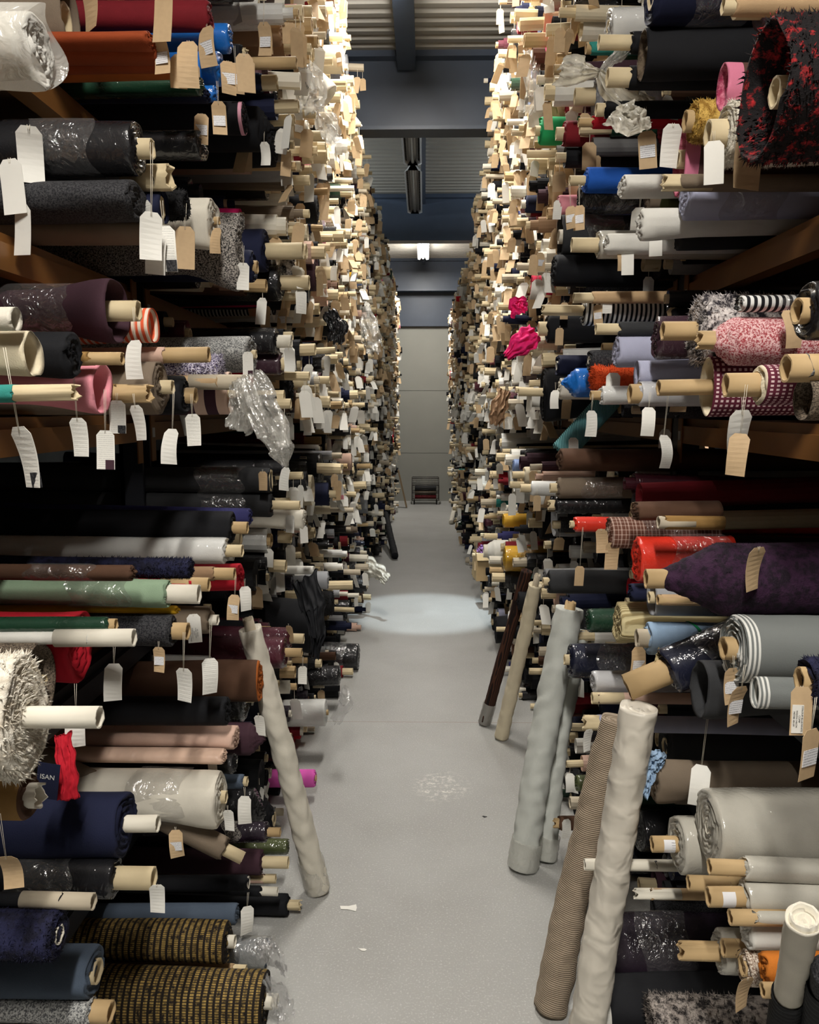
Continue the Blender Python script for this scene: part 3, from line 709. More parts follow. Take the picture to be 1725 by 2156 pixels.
A(-1, 488, 2040, 12, 'tan', 34, 11, 'c', '', 'tan tube wrapped in paper', [])
A(-1, 560, 1725, 22, 'aubergine', 32, 10, 'b', '', 'dark plum roll with an animal print band', [])
A(-1, 510, 1645, 16, 'slate blue', 12, 12, 'c', '', 'slim slate roll with cream core', [('w', 516, 1680, 64)])
A(-1, 560, 2005, 30, 'slate blue', 0, 0, 'c', 'p2', 'blue roll in a loose clear bag', [])
A(-1, 690, 1210, 20, 'pale grey', 0, 0, 'c', '', 'light grey roll over black velvet', [])
A(-1, 660, 1205, 9, 'white', 0, 0, 'c', '', 'thin white roll over black velvet', [])
# right, upper tiers
A(1, 1372, 22, 60, 'navy', 4, 26, 'c', 'p', 'dark navy roll with cream ringed core', [])
A(1, 1352, 92, 52, 'olive', 0, 0, 'c', 'h', 'black roll with olive pile spiral end', [])
A(1, 1545, 15, 17, 'tan', 22, 17, 'c', '', 'short cream tube between dark rolls', [])
A(1, 1606, 42, 60, 'plum satin', 54, 36, 'c', 'X.74', 'plum satin roll with thick cream tube', [])
A(1, 1606, 195, 128, 'black red fur', -25, 30, 'c', 'u h X.60', 'huge black fur roll streaked with red', [])
A(1, 1612, 108, 30, 'orange', 0, 0, 'c', 's X.78', 'orange cloth roll above the red and black fur', [])
A(1, 1462, 182, 48, 'gold pile', 18, 20, 'b', 'u X.64', 'gold frayed pile roll', [])
A(1, 1522, 168, 46, 'rose edged brown', 0, 0, 'c', 'h q-', 'rose pink pile roll with brown backing', [])
A(1, 1530, 270, 66, 'ivory boucle', 38, 27, 'c', 'u', 'ivory boucle knit roll with cream core', [('w', 1505, 300, 84), ('m', 1592, 262, 132)])
A(1, 1440, 312, 66, 'rose edged brown', 0, 18, 'c', 'h q- s X.64', 'rose pink roll with pointed drooping end', [('w', 1418, 268, 82)])
A(1, 1590, 205, 40, 'ivory boucle', 12, 26, 'w', 'X.76', 'small ivory roll with white ring core', [])
A(1, 1365, 405, 36, 'taupe', 0, 0, 'c', 'q- X.66', 'tan spiral ended roll', [('w', 1347, 445, 66)])
A(1, 1400, 455, 44, 'olive', 0, 0, 'c', 'h X.66', 'olive pile roll lined in yellow', [('w', 1382, 490, 55)])
A(1, 1445, 418, 40, 'lavender', 0, 0, 'c', 'p X.64', 'long lilac grey roll in film', [])
A(1, 1425, 487, 20, 'charcoal', 0, 0, 'c', 'X.70', 'dark green grey flat roll', [])
A(1, 1398, 522, 22, 'dark red', 0, 0, 'c', 'X.74', 'dark crimson roll resting by beam', [])
A(1, 1435, 385, 17, 'taupe', 36, 18, 'c', 't', 'short torn cream tube', [])
A(1, 1350, 470, 26, 'white', 0, 0, 'c', 's', 'off-white ruffled roll', [])
A(1, 1285, 30, 34, 'glossy white', 0, 12, 'c', '', 'thick white film wrapped roll', [])
A(1, 1332, 92, 20, 'black', 66, 15, 'c', '', 'black roll with long tan tube', [])
A(1, 1335, 142, 24, 'black', 46, 20, 'c', '', 'black roll with fat cream tube', [])
A(1, 1232, 357, 29, 'cobalt', 34, 10, 'c', '', 'cobalt blue roll with cream tube', [])
A(1, 1226, 406, 33, 'glossy black', 0, 0, 'c', 'p', 'large black film wrapped roll', [])
A(1, 1305, 425, 24, 'white', 0, 0, 'c', 'q', 'white roll printed with black under the black one', [('m', 1202, 440, 46), ('m', 1220, 440, 50)])
A(1, 1178, 432, 18, 'pink', 0, 0, 'c', '', 'pink satin roll', [('w', 1176, 425, 38)])
A(1, 1108, 430, 17, 'navy', 10, 9, 'w', '', 'navy crumpled roll', [])
A(1, 1080, 450, 15, 'blue dot', 20, 11, 'c', '', 'blue spotted roll with cream tube', [])
A(1, 1280, 512, 23, 'white', 0, 0, 'c', '', 'pale blue-white roll', [])
A(1, 1262, 567, 30, 'clear wrapped', 56, 14, 'c', '', 'brown rimmed roll in crinkled film', [('w', 1322, 530, 54), ('m', 1310, 520, 50)])
A(1, 1250, 592, 12, 'tan', 40, 12, 'c', '', 'short cream tube under crinkled film', [])
A(1, 1168, 570, 32, 'black', 0, 0, 'c', '', 'smooth black roll with rounded end', [('m', 1138, 535, 38), ('m', 1125, 540, 42)])
A(1, 1122, 602, 24, 'crimson', 0, 0, 'c', '', 'crimson red roll', [])
A(1, 1232, 612, 30, 'mono stripe', 86, 11, 'c', 't', 'black and white striped roll', [('m', 1258, 645, 40), ('w', 1277, 620, 42)])
A(1, 1155, 660, 30, 'black', 20, 14, 'c', '', 'black knit roll with cream core', [('m', 1190, 640, 34), ('m', 1180, 695, 36)])
A(1, 1140, 252, 26, 'green', 12, 10, 'c', '', 'bright green wrapped roll', [('m', 1210, 295, 48)])
A(1, 1190, 282, 24, 'dark red', 18, 12, 'c', '', 'dark maroon roll', [])
A(1, 1092, 48, 20, 'dark red', 0, 0, 'c', '', 'deep red roll at the top of the rack', [])
A(1, 1275, 280, 16, 'black', 20, 14, 'c', '', 'black roll with greyish cream tube', [('m', 1362, 280, 76)])
A(1, 1250, 258, 12, 'red', 30, 10, 'b', '', 'dark red thin roll', [])
A(1, 1208, 108, 12, 'plum', 38, 11, 'b', '', 'plum roll with brown tube', [])
A(1, 1245, 102, 12, 'teal', 10, 12, 'b', '', 'teal and purple roll', [])
# right, eye level
A(1, 1305, 705, 16, 'charcoal', 50, 13, 'c', '', 'charcoal roll with cream tube', [])
A(1, 1300, 735, 34, 'lavender', 0, 0, 'c', '', 'lavender crinkled cotton roll', [])
A(1, 1384, 712, 44, 'glossy plum', 0, 0, 'c', 'q-', 'aubergine roll with soft spiral end', [])
A(1, 1472, 700, 72, 'piebald fur', 72, 20, 'b', 'u', 'black and white shaggy fur roll', [])
A(1, 1540, 715, 52, 'rose marl', 42, 18, 'b', 't c', 'rose and white marled knit roll', [('m', 1660, 660, 80)])
A(1, 1560, 640, 16, 'mono stripe', 0, 0, 'c', 'q p', 'black striped roll in film at the back', [])
A(1, 1700, 655, 58, 'glossy black', 22, 28, 'b', '', 'black roll with big tan core, right edge', [])
A(1, 1488, 812, 60, 'maroon check', 100, 17, 'b', 'h q-', 'maroon checked roll lined in cream with long tube', [('w', 1562, 875, 118)])
A(1, 1600, 810, 42, 'maroon check', 70, 24, 'b', '', 'maroon checked roll, smaller, with fat tan tube', [('m', 1560, 915, 90)])
A(1, 1700, 778, 20, 'grey', 45, 33, 'b', '', 'widest tan tube at the right edge', [])
A(1, 1690, 838, 44, 'burlap', 0, 0, 'c', 'h', 'burlap spiral roll at the right edge', [])
A(1, 1348, 829, 26, 'silver', 22, 20, 'b', '', 'bubble wrapped roll with tan core', [('p', 1397, 918, 70), ('w', 1365, 860, 60)])
A(1, 1340, 785, 24, 'lavender', 0, 0, 'c', 'h s', 'small crumpled lavender roll', [])
A(1, 1250, 792, 24, 'orange', 0, 0, 'c', 'u', 'bright orange frayed roll', [('w', 1291, 790, 62)])
A(1, 1212, 805, 31, 'bright blue', 0, 0, 'c', 'c', 'bright blue stepped roll', [('w', 1170, 825, 28)])
A(1, 1244, 765, 24, 'dark tweed', 4, 10, 'w', '', 'dark grey check roll', [])
A(1, 1176, 770, 22, 'navy', 4, 10, 'w', '', 'navy ribbed roll beside peach one', [])
A(1, 1146, 770, 16, 'blush', 0, 0, 'c', '', 'peach spiral roll', [])
A(1, 1104, 783, 24, 'glossy plum', 0, 0, 'c', 'p', 'plum velvet roll in film', [])
A(1, 1146, 850, 50, 'black', 54, 9, 'c', 's', 'tall black roll with ragged hem', [('m', 1195, 845, 44)])
A(1, 1180, 818, 22, 'linen white', 0, 0, 'c', '', 'white roll beside the bright blue one', [])
A(1, 1268, 832, 20, 'glossy white', 24, 11, 'b', '', 'small white roll with brown core', [('w', 1246, 868, 55)])
A(1, 1184, 930, 24, 'teal rib', 0, 0, 'c', 'r.85 L.3 X.5', 'teal ribbed roll hanging down at an angle', [('p', 1207, 925, 44)])
# right, lower tiers
A(1, 1180, 968, 24, 'brown', 0, 0, 'c', 'q', 'long brown covered roll under the beam', [])
A(1, 1082, 982, 16, 'light blue', 0, 0, 'c', '', 'periwinkle blue roll', [])
A(1, 1105, 1000, 17, 'cream', 26, 8, 'c', '', 'long cream film wrapped roll', [])
A(1, 1120, 1028, 16, 'glossy white', 24, 9, 'c', '', 'shorter ivory roll with cream tube', [('m', 1132, 1045, 34)])
A(1, 1176, 1030, 23, 'taupe', 18, 10, 'c', 'p', 'long taupe roll running back into shadow', [])
A(1, 1172, 1060, 19, 'glossy black', 16, 11, 'c', 't', 'black roll banded with film and torn core', [])
A(1, 1340, 1076, 20, 'brown', 0, 0, 'c', 'q L.21', 'brown creased leathery roll', [])
A(1, 1400, 1100, 15, 'ochre', 14, 16, 'g', 'L.14', 'dull cream tube lying above the scarlet roll', [])
A(1, 1284, 1122, 33, 'brown plaid', 0, 10, 'w', 'p L.3', 'brown and white plaid roll', [('m', 1266, 1118, 54), ('m', 1290, 1148, 62)])
A(1, 1212, 1104, 16, 'scarlet', 12, 8, 'c', '', 'slim red film wrapped roll', [('m', 1222, 1195, 44)])
A(1, 1342, 1177, 50, 'scarlet', 0, 0, 'c', 'q- p L.24', 'vivid scarlet roll with spiral end', [])
A(1, 1510, 1218, 78, 'purple velvet', 52, 21, 'b', 'u c+', 'dark purple velvet roll tapering to tan core', [('m', 1600, 1160, 100)])
A(1, 1372, 1258, 41, 'pale grey', 0, 13, 'c', 'h', 'pale grey roll with soft open spiral', [])
A(1, 1392, 1262, 12, 'tan', 10, 13, 'b', '', 'tan tube inside grey roll stack', [])
A(1, 1330, 1247, 18, 'navy', 0, 0, 'c', '', 'small navy roll beside the grey spiral', [])
A(1, 1063, 1148, 28, 'mustard', 0, 0, 'c', 'p', 'mustard yellow film wrapped roll', [])
A(1, 1060, 1108, 15, 'mustard', 0, 0, 'c', '', 'narrow mustard roll above the larger mustard one', [])
A(1, 1040, 1160, 24, 'white', 12, 14, 'w', 'c', 'white stepped roll in front of mustard', [])
A(1, 1150, 1226, 24, 'grey', 0, 0, 'c', '', 'grey roll labelled with white sheet', [])
A(1, 1155, 1262, 28, 'charcoal', 14, 9, 'c', '', 'ribbed charcoal roll', [])
A(1, 1302, 1306, 40, 'cream knit', 0, 0, 'c', 's', 'cream ruffled knit roll', [])
A(1, 1366, 1344, 36, 'sky blue', 26, 20, 'g', '', 'sky blue roll tied with green ribbon', [('m', 1345, 1365, 74)])
A(1, 1548, 1365, 76, 'striped grey', 26, 26, 'b', '', 'large grey roll with black and white edge stripes', [('m', 1545, 1415, 84), ('m', 1560, 1450, 96)])
A(1, 1588, 1458, 34, 'striped grey', 0, 0, 'c', 'h q-', 'lower grey striped roll hanging open', [])
A(1, 1408, 1440, 50, 'glossy navy', 98, 28, 'b', 'r.42 p', 'navy roll tilted down with long tan tube', [('w', 1478, 1620, 88)])
A(1, 1470, 1495, 56, 'charcoal', 0, 0, 'c', 's h', 'black layered roll hanging open below the tilted tube', [])
A(1, 1702, 1432, 50, 'navy fur', 20, 28, 'b', 'u', 'navy fleece roll at the right edge', [('t1', 1690, 1455, 108), ('m', 1712, 1545, 120)])
A(1, 1240, 1312, 26, 'dark green', 0, 0, 'c', 'p', 'dark green roll in film', [])
A(1, 1202, 1387, 38, 'glossy navy', 14, 11, 'c', 'p', 'black navy roll with small cream core', [])
A(1, 1250, 1435, 24, 'silver', 0, 0, 'c', '', 'crumpled silver plastic roll', [])
A(1, 1262, 1522, 18, 'lavender', 34, 18, 'c', 't', 'cream tube roll near the leaning rolls', [('w', 1242, 1540, 52)])
A(1, 1262, 1470, 12, 'blush', 16, 14, 'c', '', 'open tan ring core roll', [])
A(1, 1380, 1640, 42, 'taupe', 0, 0, 'c', 's', 'taupe satin roll with blue scraps on it', [])
A(1, 1215, 1652, 18, 'khaki green', 0, 0, 'c', '', 'khaki green film wrapped roll', [('w', 1200, 1632, 34)])
A(1, 1180, 1733, 16, 'brown', 14, 12, 'b', 't', 'short brown frayed roll', [('p', 1192, 1728, 46)])
A(1, 1430, 1775, 62, 'clear wrapped', 58, 18, 'b', '', 'creamy plastic roll with clear spiral end', [])
A(1, 1492, 1745, 86, 'clear wrapped', 0, 14, 'w', '', 'largest milky plastic covered roll', [])
A(1, 1570, 1828, 26, 'clear wrapped', 80, 20, 'b', '', 'milky roll with brown tube, uppermost of the tube group', [])
A(1, 1570, 1890, 38, 'clear wrapped', 84, 22, 'b', '', 'milky roll with labelled brown tube', [])
A(1, 1535, 1862, 16, 'clear wrapped', 90, 19, 'b', '', 'brown tube farthest left of the tube group', [])
A(1, 1590, 1932, 18, 'clear wrapped', 56, 20, 'b', '', 'brown tube lowest of the tube group', [])
A(1, 1572, 1965, 38, 'white', 0, 0, 'c', '', 'white spiral roll below the brown tubes', [])
A(1, 1568, 2022, 44, 'knit cream', 10, 22, 'b', 's p', 'cream speckled knit roll', [('m', 1575, 2065, 90)])
A(1, 1560, 2012, 18, 'tan', 32, 22, 'b', '', 'tan tube beside the speckled knit', [])
A(1, 1615, 2045, 36, 'tan felt', 0, 0, 'c', 's', 'orange tan felt roll', [])
A(1, 1625, 2072, 18, 'camel', 26, 19, 'b', '', 'tan tube above red box', [])
A(1, 1515, 2030, 50, 'clear wrapped', 90, 21, 'b', 't', 'grey plastic roll with torn brown tube', [])
A(1, 1275, 1998, 72, 'aubergine', 0, 0, 'c', 'p', 'deep aubergine film wrapped roll near the floor', [])
A(1, 1372, 1910, 12, 'tan', 38, 14, 'w', 't', 'small white tube above the aubergine roll', [])
A(1, 1382, 1822, 10, 'grey', 160, 14, 'w', '', 'long white tube behind the leaning rolls', [])
A(1, 1242, 2106, 44, 'black', 0, 0, 'c', 'q', 'black leather roll near the floor', [('p', 1270, 2110, 60)])
A(1, 1372, 2140, 36, 'salt pepper fur', 0, 0, 'c', 'u q', 'grey shaggy roll at the bottom edge', [])
A(1, 1092, 1265, 20, 'black', 0, 0, 'c', '', 'black roll behind the wood grain one', [])
A(1, 1045, 1310, 24, 'black', 0, 0, 'c', 's', 'black crumpled roll low by the floor light', [])

# resolve to places in the rack: (d along the aisle, z up)
class Roll: pass
rolls = []
for t in T:
    side, px, py, R, colr, prot, tr, tk, fl, look, tags = t
    off = abs(px - 893)
    X = .45 + .2 * max(0, min(1, (off - 250) / 400))
    fls = fl.split()
    for f in fls:
        if f[0] == 'X': X = float(f[1:])
    P = at_x(px, py, side * X)
    k = P.y / F
    if P.z < R * k * 1.02:       # rolls lying on the floor: bring the end nearer until it rests on it
        up_ = (H - P.z) / P.y
        dd_ = H / (up_ + R * 1.02 / F); X *= dd_ / P.y; P = at_x(px, py, side * X); k = P.y / F
    r = Roll(); r.side = side; r.X = X; r.d = P.y; r.z = P.z; r.R = R * k; r.col = colr; r.prot = prot * k; r.tr = tr * k; r.tk = tk
    r.fl = fls; r.look = look; r.tags = tags; r.hand = True; r.px = px; r.py = py
    r.sy = r.sz = 1.
    if 'q' in fls: r.sy = 1.6
    if 'q-' in fls: r.sy = .72
    r.eff = r.R * (1 + (r.sy - 1) * .3)
    r.d0 = r.d; r.z0 = r.z
    rolls.append(r)
def ztop(d, side=-1):
    if side < 0: return 3.86 if d < 5.6 else 3.5 if d < 9.3 else 3.36
    return 3.8 if d < 6.2 else 3.34 if d < 7.4 else 3.2
def slabs(r):
    """keep a roll out of the beams and boards"""
    for z in LEV[r.side][1:]:
        lo, hi = z - BEAMH, z
        if r.z + r.R > lo and r.z - r.R < hi:
            up = hi - (r.z - r.R); dn = (r.z + r.R) - lo
            if up < dn: r.z += up
            else: r.z -= dn
    if r.z < r.R: r.z = r.R + .001
for it in range(80):
    for i, a in enumerate(rolls):
        for b_ in rolls[i + 1:]:
            if a.side != b_.side: continue
            dx = b_.d - a.d; dz = b_.z - a.z; dist = math.hypot(dx, dz); need = a.eff + b_.eff
            if dist < need and dist > 1e-6:
                o = (need - dist) * .25; w1 = b_.eff / need; w2 = a.eff / need
                a.d -= dx / dist * o * w1; a.z -= dz / dist * o * w1; b_.d += dx / dist * o * w2; b_.z += dz / dist * o * w2
    for r in rolls:
        r.d += (r.d0 - r.d) * .05; r.z += (r.z0 - r.z) * .05
        slabs(r)
for it in range(30):
    for i, a in enumerate(rolls):
        for b_ in rolls[i + 1:]:
            if a.side != b_.side: continue
            dist = math.hypot(b_.d - a.d, b_.z - a.z); need = a.eff + b_.eff
            if dist < need * .985:
                f = max(.94, dist / need)
                if a.R > .02: a.R *= f; a.eff *= f
                if b_.R > .02: b_.R *= f; b_.eff *= f
import os
if os.environ.get('DBG'):
    for r in sorted(rolls, key=lambda r: -math.hypot((r.d - r.d0), r.z - r.z0) / r.d)[:45]:
        k = r.d / F; R0_ = None
        print('MOVE', r.side, r.px, r.py, r.look[:34], 'dd %.3f dz %.3f  px %.0f py %.0f' % (r.d - r.d0, r.z - r.z0, -r.side * 0 + r.side * F * r.X * (1 / r.d - 1 / r.d0), -(r.z - r.z0) / k), 'R %.3f' % r.R)
for r in rolls:
    r.tr = min(r.tr, r.R * .8 if r.R > .03 else max(r.tr * .9, .012))
    if r.tr: r.tr = max(r.tr, .009)

# leaning rolls take room in front of the stacks, not in them; now fill the rest of the racks with settled rolls
AUTOPAL_UP = [('black', 20), ('glossy black', 14), ('white', 12), ('cream', 14), ('glossy white', 9), ('linen white', 8), ('navy', 10), ('charcoal', 6), ('pale grey', 5), ('grey', 3), ('plum', 4), ('burgundy', 3), ('brown', 4), ('taupe', 5), ('camel', 5), ('blush', 4), ('light blue', 2), ('red', 2), ('dark red', 3), ('dark green', 1), ('pink', 2), ('mono stripe', 1), ('grey tweed', 3), ('olive', 1), ('yellow', 1), ('hot pink', 1), ('lilac', 1)]
AUTOPAL_LO = [('black', 38), ('glossy black', 30), ('navy', 10), ('glossy navy', 6), ('charcoal', 8), ('white', 6), ('glossy white', 6), ('cream', 6), ('plum', 5), ('burgundy', 5), ('brown', 5), ('grey', 4), ('dark tweed', 5), ('dark red', 4), ('taupe', 4), ('pale grey', 3), ('blush', 2), ('dark green', 2), ('aubergine', 3), ('red', 1), ('teal', 1), ('lavender', 1), ('indigo', 1)]
def pick(rnd, pal):
    t = rnd.uniform(0, sum(p[1] for p in pal))
    for n_, w_ in pal:
        t -= w_
        if t <= 0: return n_
    return pal[0][0]
auto = []
rnd = random.Random(21)
for side in (-1, 1):
    fixed = [(r.d, r.z, r.eff) for r in rolls if r.side == side]
    lv = LEV[side] + [3.95]
    for ti in range(len(lv) - 1):
        z0 = lv[ti]; z1 = lv[ti + 1] - (BEAMH if ti < len(lv) - 2 else 0)
        placed = [(d, z, e) for d, z, e in fixed if z0 - .1 < z < z1 + .1]
        dstart = {0: 2.35, 1: 2.35, 2: 2.5, 3: 2.35, 4: 2.5, 5: 2.5, 6: 2.6}.get(ti, 2.7)
        d = dstart
        fails = 0
        # work in cells so that stacks settle bottom first
        cell = .5; c0 = dstart
        while c0 < 13.5:
            fails = 0
            near = [q for q in placed if c0 - .4 < q[0] < c0 + cell + .4]
            while fails < 26:
                rr = rnd.choice([.024, .03, .036, .042, .05, .058, .07, .085] if z1 < 1.6 else [.024, .03, .034, .038, .044, .05, .058, .07]) * (1 if c0 < 8 else 1.12)
                best = None
                for _ in range(6):
                    dd = rnd.uniform(c0, min(13.55, c0 + cell)); zz = z0 + rr; ok = False
                    for _k in range(24):
                        hit = None
                        for (qd, qz, qe) in near:
                            if abs(qd - dd) < rr + qe and math.hypot(qd - dd, qz - zz) < rr + qe - 1e-4:
                                nz = qz + math.sqrt(max(0, (rr + qe) ** 2 - (qd - dd) ** 2)) + 1e-3
                                if hit is None or nz > hit: hit = nz
                        if hit is None: ok = True; break
                        zz = hit
                        if zz + rr > z1: break
                    top = min(z1, ztop(dd, side) - .02)
                    if ti == 2 and dd < 5: top = min(top, 1.39)
                    if abs(dd - 6.05) < .16 + rr or abs(dd - 9.86) < .16 + rr: top = min(top, 3.54)
                    if ok and zz + rr <= top and (best is None or zz < best[1]): best = (dd, zz)
                if best is None: fails += 1; continue
                placed.append((best[0], best[1], rr)); near.append((best[0], best[1], rr))
                r = Roll(); r.side = side; r.d, r.z = best; r.R = rr; r.eff = rr; r.sy = r.sz = 1.
                up = r.z > 1.9
                r.col = pick(rnd, AUTOPAL_UP if up else AUTOPAL_LO)
                r.tk = rnd.choice('cccccbwg'); r.tr = min(.026, max(.014, rr * rnd.uniform(.4, .66)))
                r.X = (rnd.choice([.46, .5, .53, .56, .6, .66]) if r.z > 1.55 else rnd.choice([.5, .55, .6, .64, .68, .72])) + rnd.uniform(-.03, .03) - (.04 if r.d > 9 else 0)
                if 2.3 < r.d < 4.3 and r.z < 1.15: r.X = max(r.X, .6)
                r.prot = rnd.choice([0, .01, .03, .05, .07, .1]) if rnd.random() < .88 else rnd.uniform(.1, .17)
                if r.z < .25: r.prot *= .6
                r.prot = min(r.prot, r.X - (.39 if not (2.3 < r.d < 4.3 and r.z < 1.15) else .54))
                lim_ = ([2.7, 2.7, 3.5, 3.0, 2.9, 2.7, 2.7] if side > 0 else [2.6, 2.55, 2.9, 2.6, 2.65, 2.6, 2.6])[min(ti, 6)]
                deep_ = r.d < lim_
                if deep_: r.X = rnd.uniform(.68, .8); r.prot = rnd.choice([0, .02, .05]); r.col = pick(rnd, AUTOPAL_LO)
                if rnd.random() < (.2 if r.z > 1.4 else .38): r.tr = 0; r.prot = 0
                r.fl = []
                u = rnd.random()
                if u < .12: r.fl.append('h')
                elif u < .2: r.fl.append('c')
                elif u < .26: r.fl.append('s')
                if rnd.random() < .2: r.fl.append('p')
                r.hand = False; r.look = None; r.tags = None
                r.px = 893 + side * F * r.X / r.d; r.py = 860 + F * (H - r.z) / r.d
                r.ntag = rnd.choice([0, 1, 1, 1, 2]) if up or z1 > 1.4 else rnd.choice([0, 0, 0, 1])
                if deep_: r.ntag = 0
                r.tkind = rnd.choice('mmmmwp') if r.z > 2.0 else rnd.choice('wwwpm')
                auto.append(r)
            c0 += cell
auto.sort(key=lambda r: -(r.R / r.d) * (1 if r.X < .56 else .8))
N_IND = 296
LEAN_N = 12
n_auto = max(0, N_IND - LEAN_N - len(rolls))
ind = rolls + auto[:n_auto]
far = auto[n_auto:]
print('hand', len(rolls), 'auto', len(auto), 'individual', len(ind), 'far', len(far))

# ------------------------------------------------------------ labels that single each roll out
SW = {-1: 'left', 1: 'right'}
def tier(r):
    z = r.z
    return 'near the floor' if z < .4 else 'on the bottom shelf' if z < .93 else 'on the waist-high shelf' if z < 1.57 else 'at eye level' if z < 1.98 else 'on the shelf above eye level' if z < 2.4 else 'high up' if z < 2.8 else 'near the top' if z < 3.2 else 'on the topmost shelf'
def short(r): return (r.col + ' roll')
used = {}
for r in rolls:
    lb = r.look + ', %s rack' % SW[r.side]
    r.label = lb; used[lb] = r
hl = [r for r in rolls]
for r in ind:
    if r.hand: continue
    size = 'thick' if r.R > .052 else 'slim' if r.R < .033 else 'mid-sized'
    tube = (' with %s tube' % TWORD[r.tk]) if r.tr and r.prot > .02 else ''
    cands = sorted([q for q in hl if q.side == r.side], key=lambda q: math.hypot(q.d - r.d, q.z - r.z))[:5]
    done = False
    for q in cands:
        rel = 'above' if r.z - q.z > abs(r.d - q.d) else 'below' if q.z - r.z > abs(r.d - q.d) else 'beyond' if r.d > q.d else 'in front of'
        adj = [w_ for w_ in q.look.split() if w_ not in ('a', 'the')]
        for lb in ('%s %s roll%s %s the %s' % (size, r.col, tube, rel, q.look.split(' with ')[0].split(' in ')[0].split(',')[0]),
                   '%s %s roll%s %s the %s, %s' % (size, r.col, tube, rel, q.look.split(' with ')[0].split(' in ')[0].split(',')[0].split(' above')[0], tier(r))):
            if lb not in used and len(lb.split()) <= 16:
                r.label = lb; used[lb] = r; done = True; break
        if done: break
    if not done:
        k = 2
        while True:
            lb = '%s %s roll, %s on %s rack, place %d from the near end' % (size, r.col, tier(r).split()[-1], SW[r.side], k)
            if lb not in used: break
            k += 1
        r.label = lb; used[lb] = r

